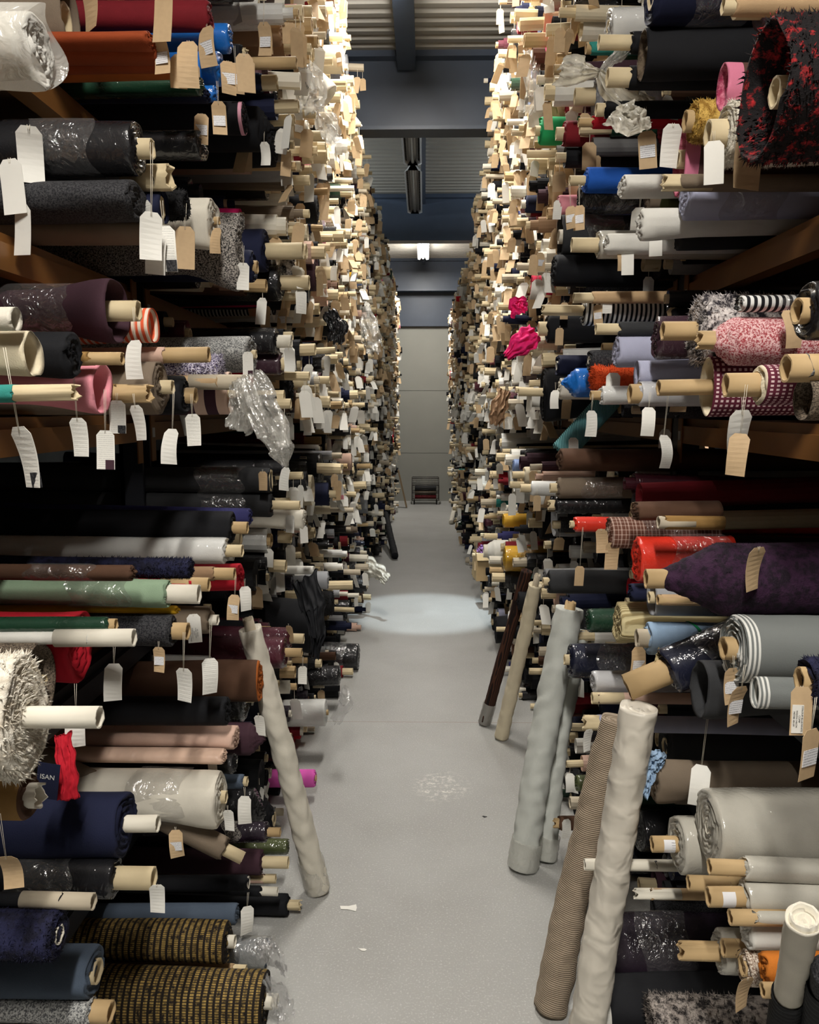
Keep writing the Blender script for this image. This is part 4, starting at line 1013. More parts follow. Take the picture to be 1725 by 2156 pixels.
# ------------------------------------------------------------ build the individual rolls
def build_roll(r, rnd):
    root = bpy.data.objects.new('fabric_roll', None); COL.objects.link(root)
    fl = r.fl; side = r.side
    yaw = 0 if side < 0 else PI
    pit = rnd.uniform(-.02, .02)
    for f in fl:
        if f[0] == 'r': pit = float(f[1:])
    if any(f[0] == 'r' for f in fl): pit = abs(pit)
    root.location = (side * r.X, r.d, r.z)
    body = bpy.data.objects.new('tmp', None)
    root.rotation_euler = (0, 0, yaw + rnd.uniform(-.03, .03))
    # tilt applies to cloth and core meshes (local y axis), tags stay plumb
    M = Matrix.Rotation(pit, 4, 'Y')
    L = 1.1 if 'L' not in fl else .3
    for f in fl:
        if f[0] == 'L' and len(f) > 1: L = float(f[1:])
    near = r.d < 3.3
    seg = 44 if near else 26
    lay = max(3, min(9, int(r.R / .011))) if near else 4
    kw = dict(sy=r.sy, sz=r.sz, amp=.007 if near else .005, wob=.035 if near else .02)
    if 'f' in fl: kw['flare'] = .35
    if 'h' in fl: kw['hollow'] = .05 if near else .025
    if 'c' in fl: kw['cone'] = .04
    if 'c+' in fl: kw['cone'] = .11
    if 'c-' in fl: kw['cone'] = -.03
    if 's' in fl: kw['sag'] = .28
    if 'S' in fl: kw['sag'] = .75
    if 'u' in fl: kw['fur'] = .005 if r.col == 'purple velvet' else .008 if r.col in ('navy fur', 'gold pile', 'ivory boucle', 'rose marl', 'black fur') else .013
    if 'f' in fl or 's' in fl: kw['wob'] = .06
    inner = None
    extra = {'brown wool roll with burnt orange end': ('brown', 'burnt orange'), 'ochre backed': ('ochre', 'brown')}
    mat = pmat(r.col)
    for k_, v_ in extra.items():
        if r.look and r.look.startswith(k_): mat = pmat(v_[0]); inner = pmat(v_[1])
    if r.col == 'maroon check': inner = pmat('cream')
    if r.col == 'olive' and r.hand and 'black' in r.look: mat = pmat('black'); inner = pmat('taupe fleece')
    if r.look and 'white fluffy' in r.look: inner = pmat('ivory fur')
    if r.look and 'aubergine roll with peach' in r.look: inner = pmat('peach')
    if r.col == 'rose edged brown': inner = pmat('rose pile')
    me = cloth_mesh('cloth', mat, r.R, L, r.tr * 1.02, rnd, seg, lay, mat2=inner, **kw)
    me.transform(M)
    co = link('cloth', me, root)
    if 'p' in fl or 'p2' in fl:
        a0, a1 = (-.22, -.08) if 'p' in fl else (-.35, .012)
        me = sleeve_mesh('film_wrap', FILM if 'p' in fl else MILK, r.R * (1 if not kw.get('flare') else .78) * (1 if 'p' in fl else 1.08), a0, a1, rnd, r.sy, r.sz)
        me.transform(M); link('film_wrap', me, root)
    if r.tr:
        me = core_mesh('cardboard_core', TUBES[r.tk], r.tr, -.07, max(r.prot, .006 if r.prot >= 0 else -.02) + (.03 if 'c' in fl else .1 if 'c+' in fl else 0), rnd, 24 if near else 14, .011 if 't' in fl else .002)
        me.transform(M); link('cardboard_core', me, root)
    if r.look and ('clear spiral end' in r.look or 'labelled brown tube' in r.look):
        V = []; Fc = []
        for x in (r.prot - .05, r.prot - .024):
            for i in range(13):
                t = (PI if side < 0 else 0) + PI / 2 + (i - 6) / 6 * 1.0; V.append((x, math.sin(t) * r.tr * 1.02 * 1.0, math.cos(t) * r.tr * 1.02))
        me = mesh_from('printed_label', V, [(i, i + 1, i + 14, i + 13) for i in range(12)], [PSTICK]); link('printed_label', me, root)
    if r.look and ('green ribbon' in r.look or 'animal print' in r.look):
        m_ = pmat('green' if 'green' in r.look else 'speckled tweed'); x_ = -.105
        w_ = .004 if 'green' in r.look else .025
        me = sleeve_mesh('ribbon', m_, r.R * 1.0, x_ - w_, x_ + w_, rnd); me.transform(M); link('ribbon', me, root)
    tipx = max(r.prot - .012, -.02) if r.tr else -.03
    if r.hand:
        for (kd, tx, ty, hp) in r.tags:
            over = side * (tx - r.px) > 6
            yy = r.d - (max(r.tr, .01) if not over else r.R * r.sy * 1.08 + .012) - rnd.uniform(.0, .03)
            P = at_y(tx, ty, yy)
            k = yy / F
            sc = hp * k / .1
            sc = max(.6, min(1.35, sc))
            lx = side * -1 * (P.x - root.location.x); ly = (P.y - r.d) * (1 if side < 0 else -1); lz = P.z - r.z
            s = max(.01, min(.25, -lz))
            # string runs up to the roll axis height
            hang_tag(root, (lx, ly, lz + s), kd, rnd, side, s, sc)
    else:
        for _ in range(r.ntag):
            ly = rnd.uniform(-.5, .5) * r.R
            hang_tag(root, (tipx - rnd.uniform(0, .03), ly, 0), r.tkind, rnd, side, (r.tr or r.R) + rnd.uniform(.0, .05), rnd.uniform(.7, 1.))
    grp = None
    tag(root, r.label, 'fabric roll', 'fabric rolls stacked on the %s rack' % SW[side])
    return root
rb = random.Random(5)
for r in ind: r.root = build_roll(r, rb)

# ------------------------------------------------------------ the small far rolls: one object
rnd = random.Random(99)
V = []; Fc = []; MI = []; fm = []; fidx = {}
TV = []; TF = []; TM = []
def midx(m):
    if m.name not in fidx: fidx[m.name] = len(fm); fm.append(m)
    return fidx[m.name]
def cyl(x0, x1, r, cx, cy, cz, n, mi, side, yaw, pit, open_=False, sy=1.0):
    k = len(V); cyw, syw = math.cos(yaw), math.sin(yaw); ph = rnd.uniform(0, 1)
    for x in (x0, x1):
        for i in range(n):
            t = 2 * PI * (i + ph) / n; y = math.sin(t) * r * sy; z = math.cos(t) * r + x * pit
            V.append((cx - side * (x * cyw - y * syw), cy + (x * syw + y * cyw), cz + z))
    for i in range(n):
        j = (i + 1) % n; Fc.append((k + i, k + n + i, k + n + j, k + j)); MI.append(mi)
    if open_:
        k2 = len(V)
        for x, rr in ((x1, r * .8), (x1 - .05, r * .8)):
            for i in range(n):
                t = 2 * PI * (i + ph) / n; y = math.sin(t) * rr * sy; z = math.cos(t) * rr + x * pit
                V.append((cx - side * (x * cyw - y * syw), cy + (x * syw + y * cyw), cz + z))
        for i in range(n):
            j = (i + 1) % n
            Fc.append((k + n + i, k2 + i, k2 + j, k + n + j)); MI.append(mi)
            Fc.append((k2 + i, k2 + n + i, k2 + n + j, k2 + j)); MI.append(mi)
        Fc.append(tuple(k2 + n + i for i in range(n))[::-1]); MI.append(mi)
    else:
        k2 = len(V); rings = 3
        for q in range(1, rings + 1):
            rr = r * (1 - q / (rings + 1)); x = x1 - .006 * (q % 2) - .002 * q
            for i in range(n):
                t = 2 * PI * (i + ph) / n
                V.append((cx - side * (x * cyw - math.sin(t) * rr * sy * syw), cy + (x * syw + math.sin(t) * rr * sy * cyw), cz + math.cos(t) * rr + x * pit))
        prev = k + n
        for q in range(rings):
            cur = k2 + q * n
            for i in range(n):
                j = (i + 1) % n; Fc.append((prev + i, cur + i, cur + j, prev + j)); MI.append(mi)
            prev = cur
        Fc.append(tuple(prev + i for i in range(n))[::-1]); MI.append(mi)
def stag(cx, cy, cz, h, w_, yaw, mi, s):
    k = len(TV); c_, s_ = math.cos(yaw), math.sin(yaw)
    lean = rnd.uniform(-.25, .25); cu = rnd.uniform(-.02, .02)
    for zz, ww, o in ((0, .5, 0), (-.012, 1, 0), (-h * .55, 1, cu), (-h, 1, cu * 2)):
        for sx_ in (-1, 1):
            for th in (-.0006, .0006):
                lx = sx_ * w_ / 2 * ww + lean * zz; ly = th + o
                TV.append((cx + lx * c_ - ly * s_, cy + lx * s_ + ly * c_, cz + zz))
    for q in range(3):
        a = k + q * 4
        TF.extend([(a, a + 2, a + 6, a + 4), (a + 1, a + 5, a + 7, a + 3), (a, a + 4, a + 5, a + 1), (a + 2, a + 3, a + 7, a + 6)]); TM.extend([mi] * 4)
    # string
    k = len(TV)
    for zz in (0, s):
        for q in range(3):
            t = q * 2.094; TV.append((cx + .0011 * math.cos(t), cy + .0011 * math.sin(t), cz + zz - .008 * (zz == 0)))
    for q in range(3):
        j = (q + 1) % 3; TF.append((k + q, k + j, k + 3 + j, k + 3 + q)); TM.append(0)
for r in far:
    n = 14 if r.d < 6 else 10
    m = midx(pmat(r.col))
    yaw = rnd.uniform(-.05, .05); pit = rnd.uniform(-.04, .04)
    L = .85
    cyl(-L, 0, r.R, r.side * r.X, r.d, r.z, n, m, r.side, yaw, pit, sy=rnd.uniform(.9, 1.05))
    if rnd.random() < .25:   # the last turns of cloth stop short of or overhang the end
        cyl(-.02, .03, r.R * rnd.uniform(.5, .8), r.side * r.X, r.d, r.z, n, m, r.side, yaw, pit)
    if r.tr:
        cyl(-.03, max(r.prot, .008), r.tr, r.side * r.X, r.d, r.z, 10 if r.d < 6 else 8, midx(TUBES[r.tk]), r.side, yaw, pit, True)
    for _ in range(r.ntag + (1 if rnd.random() < .22 and r.z > 1.3 else 0)):
        tx = r.side * (r.X - max(0, r.prot - .01) + rnd.uniform(-.005, .03)); s = r.tr + rnd.uniform(0, .05)
        stag(tx, r.d + rnd.uniform(-.4, .4) * r.R, r.z - s, rnd.uniform(.06, .1), rnd.uniform(.03, .048), rnd.uniform(-.7, .7), {'m': 2, 'w': 1, 'p': 1}[r.tkind], s)
o = link('small_fabric_rolls', mesh_from('small_fabric_rolls', V, Fc, fm, MI, False))
tag(o, 'mass of small distant rolls and tube ends filling both racks down the aisle', 'fabric rolls', None, 'stuff')
tg = link('paper_tags', mesh_from('paper_tags', TV, TF, [STRING, PWHITE, PMAN], TM, False), o)
tag(tg, kind='stuff')

# ------------------------------------------------------------ rolls leaning against the stacks
def lean(bx, by, tx, ty, X, r0, r1, colr, label, wr=.004, core=None, foot=.0, seed=1, wound=None, bend=.02, zb=0):
    """base on the floor seen at (bx, by), top against the stack seen at (tx, ty) in the plane |x| = X"""
    rn = random.Random(seed)
    side = -1 if bx < 893 else 1
    B = at_z(bx, by, zb); Tp = at_x(tx, ty, side * X)
    root = bpy.data.objects.new('leaning_fabric_roll', None); COL.objects.link(root); root.location = B
    d = Tp - B; L = d.length
    q = d.to_track_quat('X', 'Z').to_matrix().to_4x4()
    lift = r0 * math.sqrt(max(0, 1 - (d.z / L) ** 2))
    nx, seg = 90, 30; V = []; Fc = []; so = rn.uniform(0, 90)
    def rad(u, t):
        r = r0 + (r1 - r0) * u
        n = noise.noise(Vector((u * L * 28 + so + 1.2 * math.sin(t), math.cos(t) * 1.3, math.sin(t) * 1.3))) * wr * 1.6
        n += noise.noise(Vector((u * L * 5 + so, math.cos(t) * .8, math.sin(t) * .8 + 5))) * r * .1
        return r + n
    for k in range(nx + 1):
        u = k / nx
        for i in range(seg):
            t = 2 * PI * i / seg; r = rad(u, t)
            if k == 0: r *= .96
            b_ = bend * math.sin(PI * u)
            V.append((u * L, math.sin(t) * r + b_, math.cos(t) * r))
    for k in range(nx):
        for i in range(seg):
            j = (i + 1) % seg; Fc.append((k * seg + i, k * seg + j, (k + 1) * seg + j, (k + 1) * seg + i))
    Fc.append(tuple(range(seg))[::-1])
    prev = nx * seg
    for m_ in range(1, 9):
        u = m_ / 9
        for i in range(seg):
            t = 2 * PI * i / seg; f = (3 * (1 - u) - t / (2 * PI)) % 1.0
            r = rad(1, t) * (1 - u); V.append((L - .012 * f - .004 * u, math.sin(t) * r, math.cos(t) * r))
        cur = prev + seg
        for i in range(seg):
            j = (i + 1) % seg; Fc.append((prev + i, prev + j, cur + j, cur + i))
        prev = cur
    Fc.append(tuple(prev + i for i in range(seg)))
    me = mesh_from('cloth', V, Fc, [pmat(colr)])
    link('cloth', me, root, (0, 0, lift), q.to_euler())
    if core:
        me = core_mesh('cardboard_core', TUBES[core[0]], core[1], L - .08, L + core[2], rn, 20, .01); me.transform(q); me.transform(Matrix.Translation((0, 0, lift)))
        link('cardboard_core', me, root)
    if foot:
        V = []; Fc = []; n = 8; so = rn.uniform(0, 50)
        for k in range(n + 1):
            u = k / n
            for i in range(28):
                t = 2 * PI * i / 28; r = (r0 * 1.09) * (1 + .07 * noise.noise(Vector((u * 7 + so, math.cos(t) * 3, math.sin(t) * 3))))
                V.append((.004 + u * foot, math.sin(t) * r, math.cos(t) * r))
        for k in range(n):
            for i in range(28):
                j = (i + 1) % 28; Fc.append((k * 28 + i, k * 28 + j, (k + 1) * 28 + j, (k + 1) * 28 + i))
        me = mesh_from('film_wrap', V, Fc, [MILK]); me.transform(q); me.transform(Matrix.Translation((0, 0, lift)))
        link('film_wrap', me, root)
    if wound:
        V = []; Fc = []; n = 120
        for k in range(n + 1):
            u = k / n; x = L * wound[0] + (L * wound[1] - L * wound[0]) * u
            for i in range(24):
                t = 2 * PI * i / 24; r = (r0 + (r1 - r0) * x / L) * 1.1 + .0025 * math.sin(k * 1.6 + t)
                V.append((x, math.sin(t) * r, math.cos(t) * r))
        for k in range(n):
            for i in range(24):
                j = (i + 1) % 24; Fc.append((k * 24 + i, k * 24 + j, (k + 1) * 24 + j, (k + 1) * 24 + i))
        me = mesh_from('dark_binding', V, Fc, [pmat('charcoal')]); me.transform(q); me.transform(Matrix.Translation((0, 0, lift)))
        link('dark_binding', me, root)
    tag(root, label, 'fabric roll', 'fabric rolls leaning against the stacks')
    return root
lean(670, 1878, 527, 1328, .535, .039, .034, 'linen white', 'cream roll leaning against the left rack, only tall one there', .0035, ('g', .017, .03), .12, 3)
lean(1020, 1526, 1110, 1205, .49, .030, .026, 'wood grain', 'dark wood-grain patterned roll leaning against the right rack', .001, None, .12, 4, bend=0)
lean(1056, 1556, 1128, 1235, .50, .034, .030, 'cream', 'pale yellow roll leaning beside the wood-grain one', .0025, ('g', .014, .05), 0, 5, bend=0)
PAL['pale linen'] = ((206, 209, 202), 'plain', None)
lean(1100, 1830, 1200, 1285, .50, .050, .046, 'pale linen', 'pale grey roll leaning at right with a brown core showing', .004, ('b', .019, .02), .1, 6)
lean(1150, 1812, 1222, 1330, .56, .036, .036, 'pale linen', 'narrower pale grey roll leaning behind the cored grey one', .004, None, .08, 7)
lean(1160, 2128, 1300, 1520, .50, .046, .040, 'cream cord', 'beige ribbed corduroy roll leaning in the right foreground', .003, None, 0, 8)
lean(1228, 2212, 1345, 1492, .50, .044, .042, 'white satin', 'creased ivory satin roll leaning beside the beige corduroy', .003, None, 0, 9, bend=.01)
lean(950, 1104, 963, 1050, .50, .032, .030, 'linen white', 'small distant white roll leaning against the right rack', .003, None, 0, 10, bend=0)
lean(832, 1178, 812, 1088, .47, .038, .034, 'black', 'distant black roll leaning against the left rack', .002, None, 0, 11, bend=0)
lean(1625, 2290, 1692, 1950, .60, .024, .026, 'linen white', 'pale tube bound in dark strips leaning at bottom right corner', .001, ('w', .021, .012), 0, 12, (0, .62), 0, .12)
lean(1700, 2330, 1745, 2060, .66, .026, .026, 'dark tweed', 'dark bound tube leaning at the extreme bottom right edge', .001, None, 0, 13, (0, .9), 0, .12)

# ------------------------------------------------------------ crumpled sheets, bags and drapes
def sheet(name, pts, mat, label, cat, seed, th=.0012, amp=.012, nu=36, nv=22, group=None):
    """pts: list of (px, py, half-width px, depth along the aisle); lofted crumpled sheet"""
    rn = random.Random(seed); so = rn.uniform(0, 90)
    P = [(at_y(a, b_, d), wd * d / F) for a, b_, wd, d in pts]
    V = []; Fc = []
    def samp(u):
        s = u * (len(P) - 1); i = min(int(s), len(P) - 2); f = s - i
        f = f * f * (3 - 2 * f) if len(P) > 3 else f
        return P[i][0].lerp(P[i + 1][0], f), P[i][1] + (P[i + 1][1] - P[i][1]) * f
    for sgn in (1, -1):
        for k in range(nu + 1):
            u = k / nu; c_, wd = samp(u); c2, _ = samp(min(1, u + .02)); c1, _ = samp(max(0, u - .02))
            dr = (c2 - c1).normalized(); sd = dr.cross(Vector((0, 1, 0))).normalized()
            for i in range(nv + 1):
                v = i / nv * 2 - 1
                p = c_ + sd * (wd * v * (1 + .12 * math.sin(u * 17 + so)))
                fo = noise.noise(Vector((u * 4 + so, v * 3.2, 0))) * amp * 2 + noise.noise(Vector((u * 13, v * 9 + so, 3))) * amp
                fo += math.cos(v * 1.5) * wd * -.55
                fo += abs(math.sin(v * 9 + so + 2 * math.sin(u * 3))) * amp * .6
                p = p + Vector((0, 1, 0)) * (fo + sgn * th) + dr * noise.noise(Vector((v * 3 + so, u * 3, 9))) * amp * 1.5 * (1 if k in (0, nu) else .4)
                V.append(tuple(p))
    n1 = (nu + 1) * (nv + 1)
    for s in (0, 1):
        for k in range(nu):
            for i in range(nv):
                a = s * n1 + k * (nv + 1) + i; q = (a, a + 1, a + nv + 2, a + nv + 1)
                Fc.append(q if s == 0 else q[::-1])
    for k in range(nu):
        for i in (0, nv):
            a = k * (nv + 1) + i; b_ = a + nv + 1; Fc.append((a, b_, b_ + n1, a + n1))
    for i in range(nv):
        for k in (0, nu):
            a = k * (nv + 1) + i; Fc.append((a, a + 1, a + 1 + n1, a + n1))
    o = link(name, mesh_from(name, V, Fc, [mat]))
    c0 = Vector(V[0]); o.data.transform(Matrix.Translation(-c0)); o.location = c0
    tag(o, label, cat, group); return o
FILM2 = plastic('cloudy_bag_film', (226, 224, 216), .3, .2)
sheet('plastic_bag', [(520, 790, 30, 2.05), (545, 850, 42, 2.02), (575, 910, 34, 2.0), (592, 945, 28, 2.0), (602, 982, 4, 2.02)], FILM2, 'clear plastic bag tapering down to a knot, hanging from the left rack', 'plastic bag', 1, amp=.014)
sheet('plastic_bag', [(500, 800, 22, 2.1), (520, 850, 34, 2.1), (500, 905, 26, 2.1)], FILM2, 'cloudy plastic bag around the end of the aubergine roll', 'plastic bag', 2)
sheet('plastic_bag', [(538, 1985, 20, 1.9), (570, 2008, 28, 1.9), (600, 2045, 6, 1.9)], FILM, 'clear plastic bag end beside the smaller gold woven roll', 'plastic bag', 3)
sheet('plastic_bag', [(560, 2060, 10, 1.75), (590, 2100, 24, 1.8), (600, 2140, 26, 1.8)], FILM, 'thin clear plastic behind the larger gold woven roll core', 'plastic bag', 4)
sheet('plastic_sheet', [(1178, 150, 30, 2.5), (1225, 150, 24, 2.45), (1262, 152, 5, 2.42), (1290, 185, 26, 2.42), (1335, 222, 40, 2.45), (1370, 235, 30, 2.5)], TISSUE, 'white plastic sheet knotted in the middle, high on the right rack', 'plastic sheet', 5, amp=.018)
sheet('plastic_sheet', [(1258, 160, 6, 2.44), (1290, 125, 10, 2.4), (1330, 95, 14, 2.38)], FILM2, 'twisted clear plastic running up from the white knotted sheet', 'plastic sheet', 6)
sheet('plastic_sheet', [(1350, 235, 34, 2.2), (1330, 258, 30, 2.2), (1290, 240, 24, 2.25)], TISSUE, 'torn white plastic flap below the knotted sheet', 'plastic sheet', 7)
sheet('plastic_sheet', [(1125, 110, 20, 3.6), (1120, 150, 16, 3.55), (1122, 205, 14, 3.55), (1110, 240, 10, 3.6)], FILM2, 'long clear plastic hanging beside yellow tag, upper right rack', 'plastic sheet', 8)
sheet('plastic_sheet', [(640, 140, 26, 3.0), (660, 190, 28, 3.0), (640, 235, 20, 3.0)], FILM2, 'crinkled clear plastic beside the tilted white roll', 'plastic sheet', 9, amp=.02)
sheet('plastic_sheet', [(665, 225, 14, 3.2), (690, 262, 24, 3.2), (705, 300, 14, 3.2)], FILM2, 'shiny clear plastic hanging under the tilted white roll', 'plastic sheet', 10)
sheet('plastic_sheet', [(770, 645, 10, 5.6), (780, 700, 22, 5.5), (785, 745, 16, 5.5)], FILM2, 'bluish clear plastic hanging far down the left rack', 'plastic sheet', 11, amp=.02)
sheet('plastic_sheet', [(770, 1190, 24, 6.2), (800, 1205, 16, 6.1), (815, 1222, 12, 6.0)], TISSUE, 'pale plastic spilling onto the floor on the left before bright patch', 'plastic sheet', 12)
sheet('plastic_sheet', [(720, 1450, 14, 3.5), (730, 1480, 16, 3.4), (705, 1520, 12, 3.4)], FILM, 'clear plastic trailing over the floor edge left of the aisle', 'plastic sheet', 13)
sheet('cloth_drape', [(1128, 700, 22, 3.1), (1100, 722, 26, 3.05), (1066, 752, 8, 3.05)], pmat('hot pink'), 'hot pink cloth corner pulled out of the right rack', 'cloth', 14, amp=.01)
sheet('cloth_drape', [(1110, 640, 14, 3.3), (1085, 640, 14, 3.25), (1095, 662, 18, 3.25)], pmat('hot pink'), 'bunched hot pink cloth above the pulled-out pink corner', 'cloth', 15, amp=.012)
sheet('cloth_drape', [(1065, 822, 12, 3.8), (1050, 860, 18, 3.75), (1042, 895, 12, 3.75)], pmat('camel'), 'crumpled brown cloth hanging at eye level, right rack', 'cloth', 16, amp=.014)
sheet('cloth_drape', [(640, 1215, 34, 2.75), (660, 1280, 26, 2.65), (668, 1340, 16, 2.6), (662, 1384, 10, 2.6)], pmat('black'), 'black velvet cloth hanging in long folds, left rack', 'cloth', 17, amp=.016)
sheet('cloth_drape', [(1395, 1590, 18, 1.86), (1365, 1620, 22, 1.84), (1352, 1675, 14, 1.82)], pmat('sky blue'), 'pale blue cloth scrap draped on the taupe satin roll', 'cloth', 18, amp=.012)
sheet('cloth_drape', [(1395, 1250 + 120, 10, 1.9), (1392, 1400, 16, 1.86), (1400, 1440, 10, 1.86)], pmat('cream knit'), 'cream gathered cloth hanging below the sky blue roll', 'cloth', 19, amp=.01)
sheet('cloth_drape', [(690, 655, 14, 3.3), (712, 690, 20, 3.3), (705, 722, 16, 3.3)], pmat('glossy black'), 'black shiny cloth drooping among tubes, left rack above eye level', 'cloth', 20, amp=.012)
sheet('cloth_drape', [(132, 1545, 18, 1.52), (140, 1610, 24, 1.5), (142, 1680, 26, 1.49)], pmat('red'), 'red cloth swatch hanging from the burlap roll', 'cloth', 21, amp=.004)
# navy patch with its letters
pb = at_y(103, 1645, 1.46)
pt = bpy.data.objects.new('cloth_patch', None); COL.objects.link(pt); pt.location = pb
boxes('backing', [(-.024, 0, -.036, .019, .001, .036)], pmat('navy'), pt)
fc = bpy.data.curves.new('t', 'FONT'); fc.body = 'ISAN'; fc.size = .0135; fc.align_x = 'RIGHT'; fc.extrude = .0002
fo_ = bpy.data.objects.new('t', fc); COL.objects.link(fo_)
bpy.context.view_layer.update()
me = bpy.data.meshes.new_from_object(fo_.evaluated_get(bpy.context.evaluated_depsgraph_get())); bpy.data.objects.remove(fo_)
me.materials.clear(); me.materials.append(STK)
link('lettering', me, pt, (.011, -.0008, .004), (PI / 2, 0, 0))
pt.rotation_euler = (0, .15, 0)
tag(pt, 'navy cloth patch with pale capital letters by the red swatch', 'patch')

# tilted white roll thrust out high on the left, and other odd pieces
PAL['bright white'] = ((232, 230, 222), 'plain', None)
t_ = Roll(); t_.side = -1; P = at_x(690, 205, -.42); t_.X = .42; t_.d = P.y; t_.z = P.z; t_.px = 693; t_.R = 27 * P.y / F; t_.sy = t_.sz = 1.; t_.col = 'bright white'
t_.prot = 0; t_.tr = 0; t_.tk = 'c'; t_.fl = ['r.75', 'L', 'h']; t_.look = None; t_.hand = True; t_.tags = [('m', 643, 205, 22)]; t_.label = 'bright white roll tilted steeply out of the upper left rack'
build_roll(t_, random.Random(3))

# ------------------------------------------------------------ cardboard boxes
def carton(P, sx, sy, sz, rz, label):
    root = bpy.data.objects.new('cardboard_box', None); COL.objects.link(root); root.location = P; root.rotation_euler = (0, 0, rz)
    t = .004
    boxes('carton', [(-sx, -sy, 0, sx, sy, t), (-sx, -sy, t, sx, -sy + t, sz), (-sx, sy - t, t, sx, sy, sz), (-sx, -sy + t, t, -sx + t, sy - t, sz), (sx - t, -sy + t, t, sx, sy - t, sz)], BROWN, root)
    f = boxes('flap', [(-sx, -.06, 0, sx, 0, .003)], BROWN, root, loc=(0, -sy, sz)); f.rotation_euler = (.9, 0, 0)
    tag(root, label, 'box'); return root
P = at_x(1022, 1218, .50); carton((P.x + .0, P.y, P.z), .09, .1, .22, .1, 'open brown cardboard box stuffed with lilac cloth, right rack')
sheet('cloth_drape', [(1008, 1152, 8, P.y), (1022, 1165, 12, P.y - .02)], pmat('lilac'), 'lilac cloth bunched in the open cardboard box', 'cloth', 30)
P = at_x(1150, 928, .72); carton((P.x, P.y, 1.575), .09, .1, .11, 0, 'brown cardboard carton behind tags at eye level, right rack')

# things in the next aisle seen through the racks
def far_thing(px, py, X, R, col_, label):
    P = at_x(px, py, X); r = Roll(); r.side = 1; r.X = X; r.d = P.y; r.z = 1.3 + R + .002; r.px = px; r.R = R; r.sy = 1.; r.sz = 1.; r.col = col_; r.prot = 0.05; r.tr = .018; r.tk = 'c'; r.fl = ['L']; r.look = None; r.hand = False; r.ntag = 0; r.label = label
    build_roll(r, random.Random(int(px)))
nb = bpy.data.objects.new('pallet_rack', None); COL.objects.link(nb)
boxes('shelf_board', [(2.15, 3.9, 1.28, 3.3, 9.6, 1.3)], PLY, nb)
for yy in (3.9, 6.7, 9.55):
    for xx in (2.15, 3.25): boxes('post', [(xx, yy, 0, xx + .05, yy + .05, 3.4)], STEEL, nb)
tag(nb, 'dark rack of the next aisle glimpsed through gaps on the right', 'rack')
far_thing(1690, 985, 2.35, .05, 'hot pink', 'hot pink roll seen through the right rack in next aisle')
far_thing(1400, 940, 2.2, .06, 'white', 'white roll seen through the right rack below eye level')
far_thing(1350, 940, 2.2, .06, 'glossy white', 'white plastic roll glimpsed through the gap left of the white one')
far_thing(1560, 960, 2.3, .05, 'light blue', 'pale blue roll glimpsed through the right rack gap')

# ------------------------------------------------------------ wire cart at the end of the aisle
WIRE = simple('dark_wire', (70, 66, 62), .4, .6)
B = at_z(896, 1054); yb = min(B.y - .05, 13.6); P0 = at_y(896, 1056, yb)
cart = bpy.data.objects.new('wire_cart', None); COL.objects.link(cart); cart.location = (P0.x, yb, 0)
hx, hy, z0, z1 = .225, .15, .07, .44
pr = []
for z in (z0, .2, .32, z1):
    pr += [((-hx, -hy, z), (hx, -hy, z)), ((-hx, hy, z), (hx, hy, z)), ((-hx, -hy, z), (-hx, hy, z)), ((hx, -hy, z), (hx, hy, z))]
V, Fc = bars(pr + [((sx_ * hx, sy_ * hy, z0), (sx_ * hx, sy_ * hy, z1)) for sx_ in (-1, 1) for sy_ in (-1, 1)], .006)
link('frame', mesh_from('frame', V, Fc, [WIRE]), cart)
pr = []
for k in range(1, 18):
    x = -hx + 2 * hx * k / 18
    pr += [((x, -hy, z0), (x, -hy, z1)), ((x, hy, z0), (x, hy, z1)), ((x, -hy, z0), (x, hy, z0))]
for k in range(1, 12):
    y = -hy + 2 * hy * k / 12
    pr += [((-hx, y, z0), (-hx, y, z1)), ((hx, y, z0), (hx, y, z1))]
for k in range(1, 12):
    z = z0 + (z1 - z0) * k / 12; pr += [((-hx, -hy, z), (hx, -hy, z)), ((-hx, hy, z), (hx, hy, z))]
V, Fc = bars(pr, .0022, 4); link('wire_mesh', mesh_from('wire_mesh', V, Fc, [WIRE]), cart)
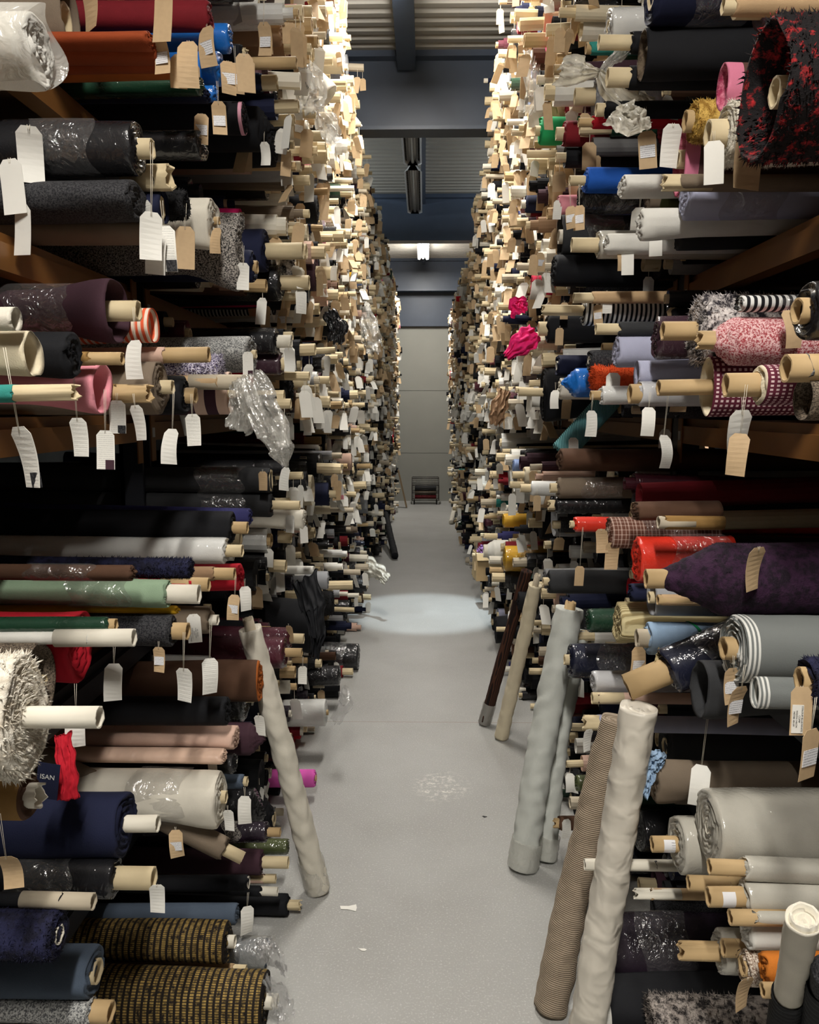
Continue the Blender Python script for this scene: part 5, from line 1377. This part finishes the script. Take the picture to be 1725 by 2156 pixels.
for sx_ in (-1, 1):
    for sy_ in (-1, 1):
        V, Fc = bars([((sx_ * .19 - .012, sy_ * .12, .03), (sx_ * .19 + .012, sy_ * .12, .03))], .03, 16)
        link('wheel', mesh_from('wheel', V, Fc, [simple('rubber', (24, 24, 24), .7)]), cart)
tag(cart, 'small wire mesh cart on wheels standing at the back wall', 'cart')
rn = random.Random(8)
for k, (c_, lb) in enumerate((('dark red', 'dark red folded cloth at the bottom of the wire cart'), ('taupe', 'taupe folded cloth in the wire cart above the red one'), ('charcoal', 'charcoal cloth heaped on top inside the wire cart'))):
    me = cloth_mesh('folded_cloth', pmat(c_), .045, .36, .0, rn, 24, 3, 1.5, .8 if k < 2 else 1.1)
    me.transform(Matrix.Translation((.18, 0, 0)))
    o = link('folded_cloth', me, None, (cart.location.x, cart.location.y, .12 + k * .075)); tag(o, lb, 'cloth', 'folded cloths in the wire cart')
# plank leaning by the left rack at the far end
Pb = at_z(858, 1060); bo = bpy.data.objects.new('wooden_plank', boxes('t', [(-.012, -.04, 0, .012, .04, .62)], simple('plank_wood', (140, 120, 92), .8)).data)
bpy.data.objects.remove(bpy.data.objects['t']); COL.objects.link(bo); bo.location = (Pb.x, 13.0, .012); bo.rotation_euler = (0, -.22, 0)
tag(bo, 'narrow wooden plank leaning by left rack near the wire cart', 'plank')
# litter on the floor
for k, (px, py, s, lb) in enumerate(((735, 1912, .016, 'torn scrap of white paper lying on the floor near the leaning cream roll'), (763, 2000, .006, 'tiny white crumb of paper on the floor'), (1020, 1720, .005, 'tiny dark thread scrap on the floor at right'))):
    P = at_z(px, py); n = 7; V = []; Fc = []
    for zz in (.001, .0022):
        for i in range(n):
            t = 2 * PI * i / n; r = s * (1 + .5 * math.sin(i * 2.3 + k)); V.append((r * math.cos(t) * 1.6, r * math.sin(t), zz))
    Fc = [tuple(range(n))[::-1], tuple(range(n, 2 * n))] + [(i, (i + 1) % n, n + (i + 1) % n, n + i) for i in range(n)]
    o = link('paper_scrap', mesh_from('paper_scrap', V, Fc, [PWHITE if k < 2 else INK], None, False), None, (P.x, P.y, 0)); tag(o, lb, 'scrap')
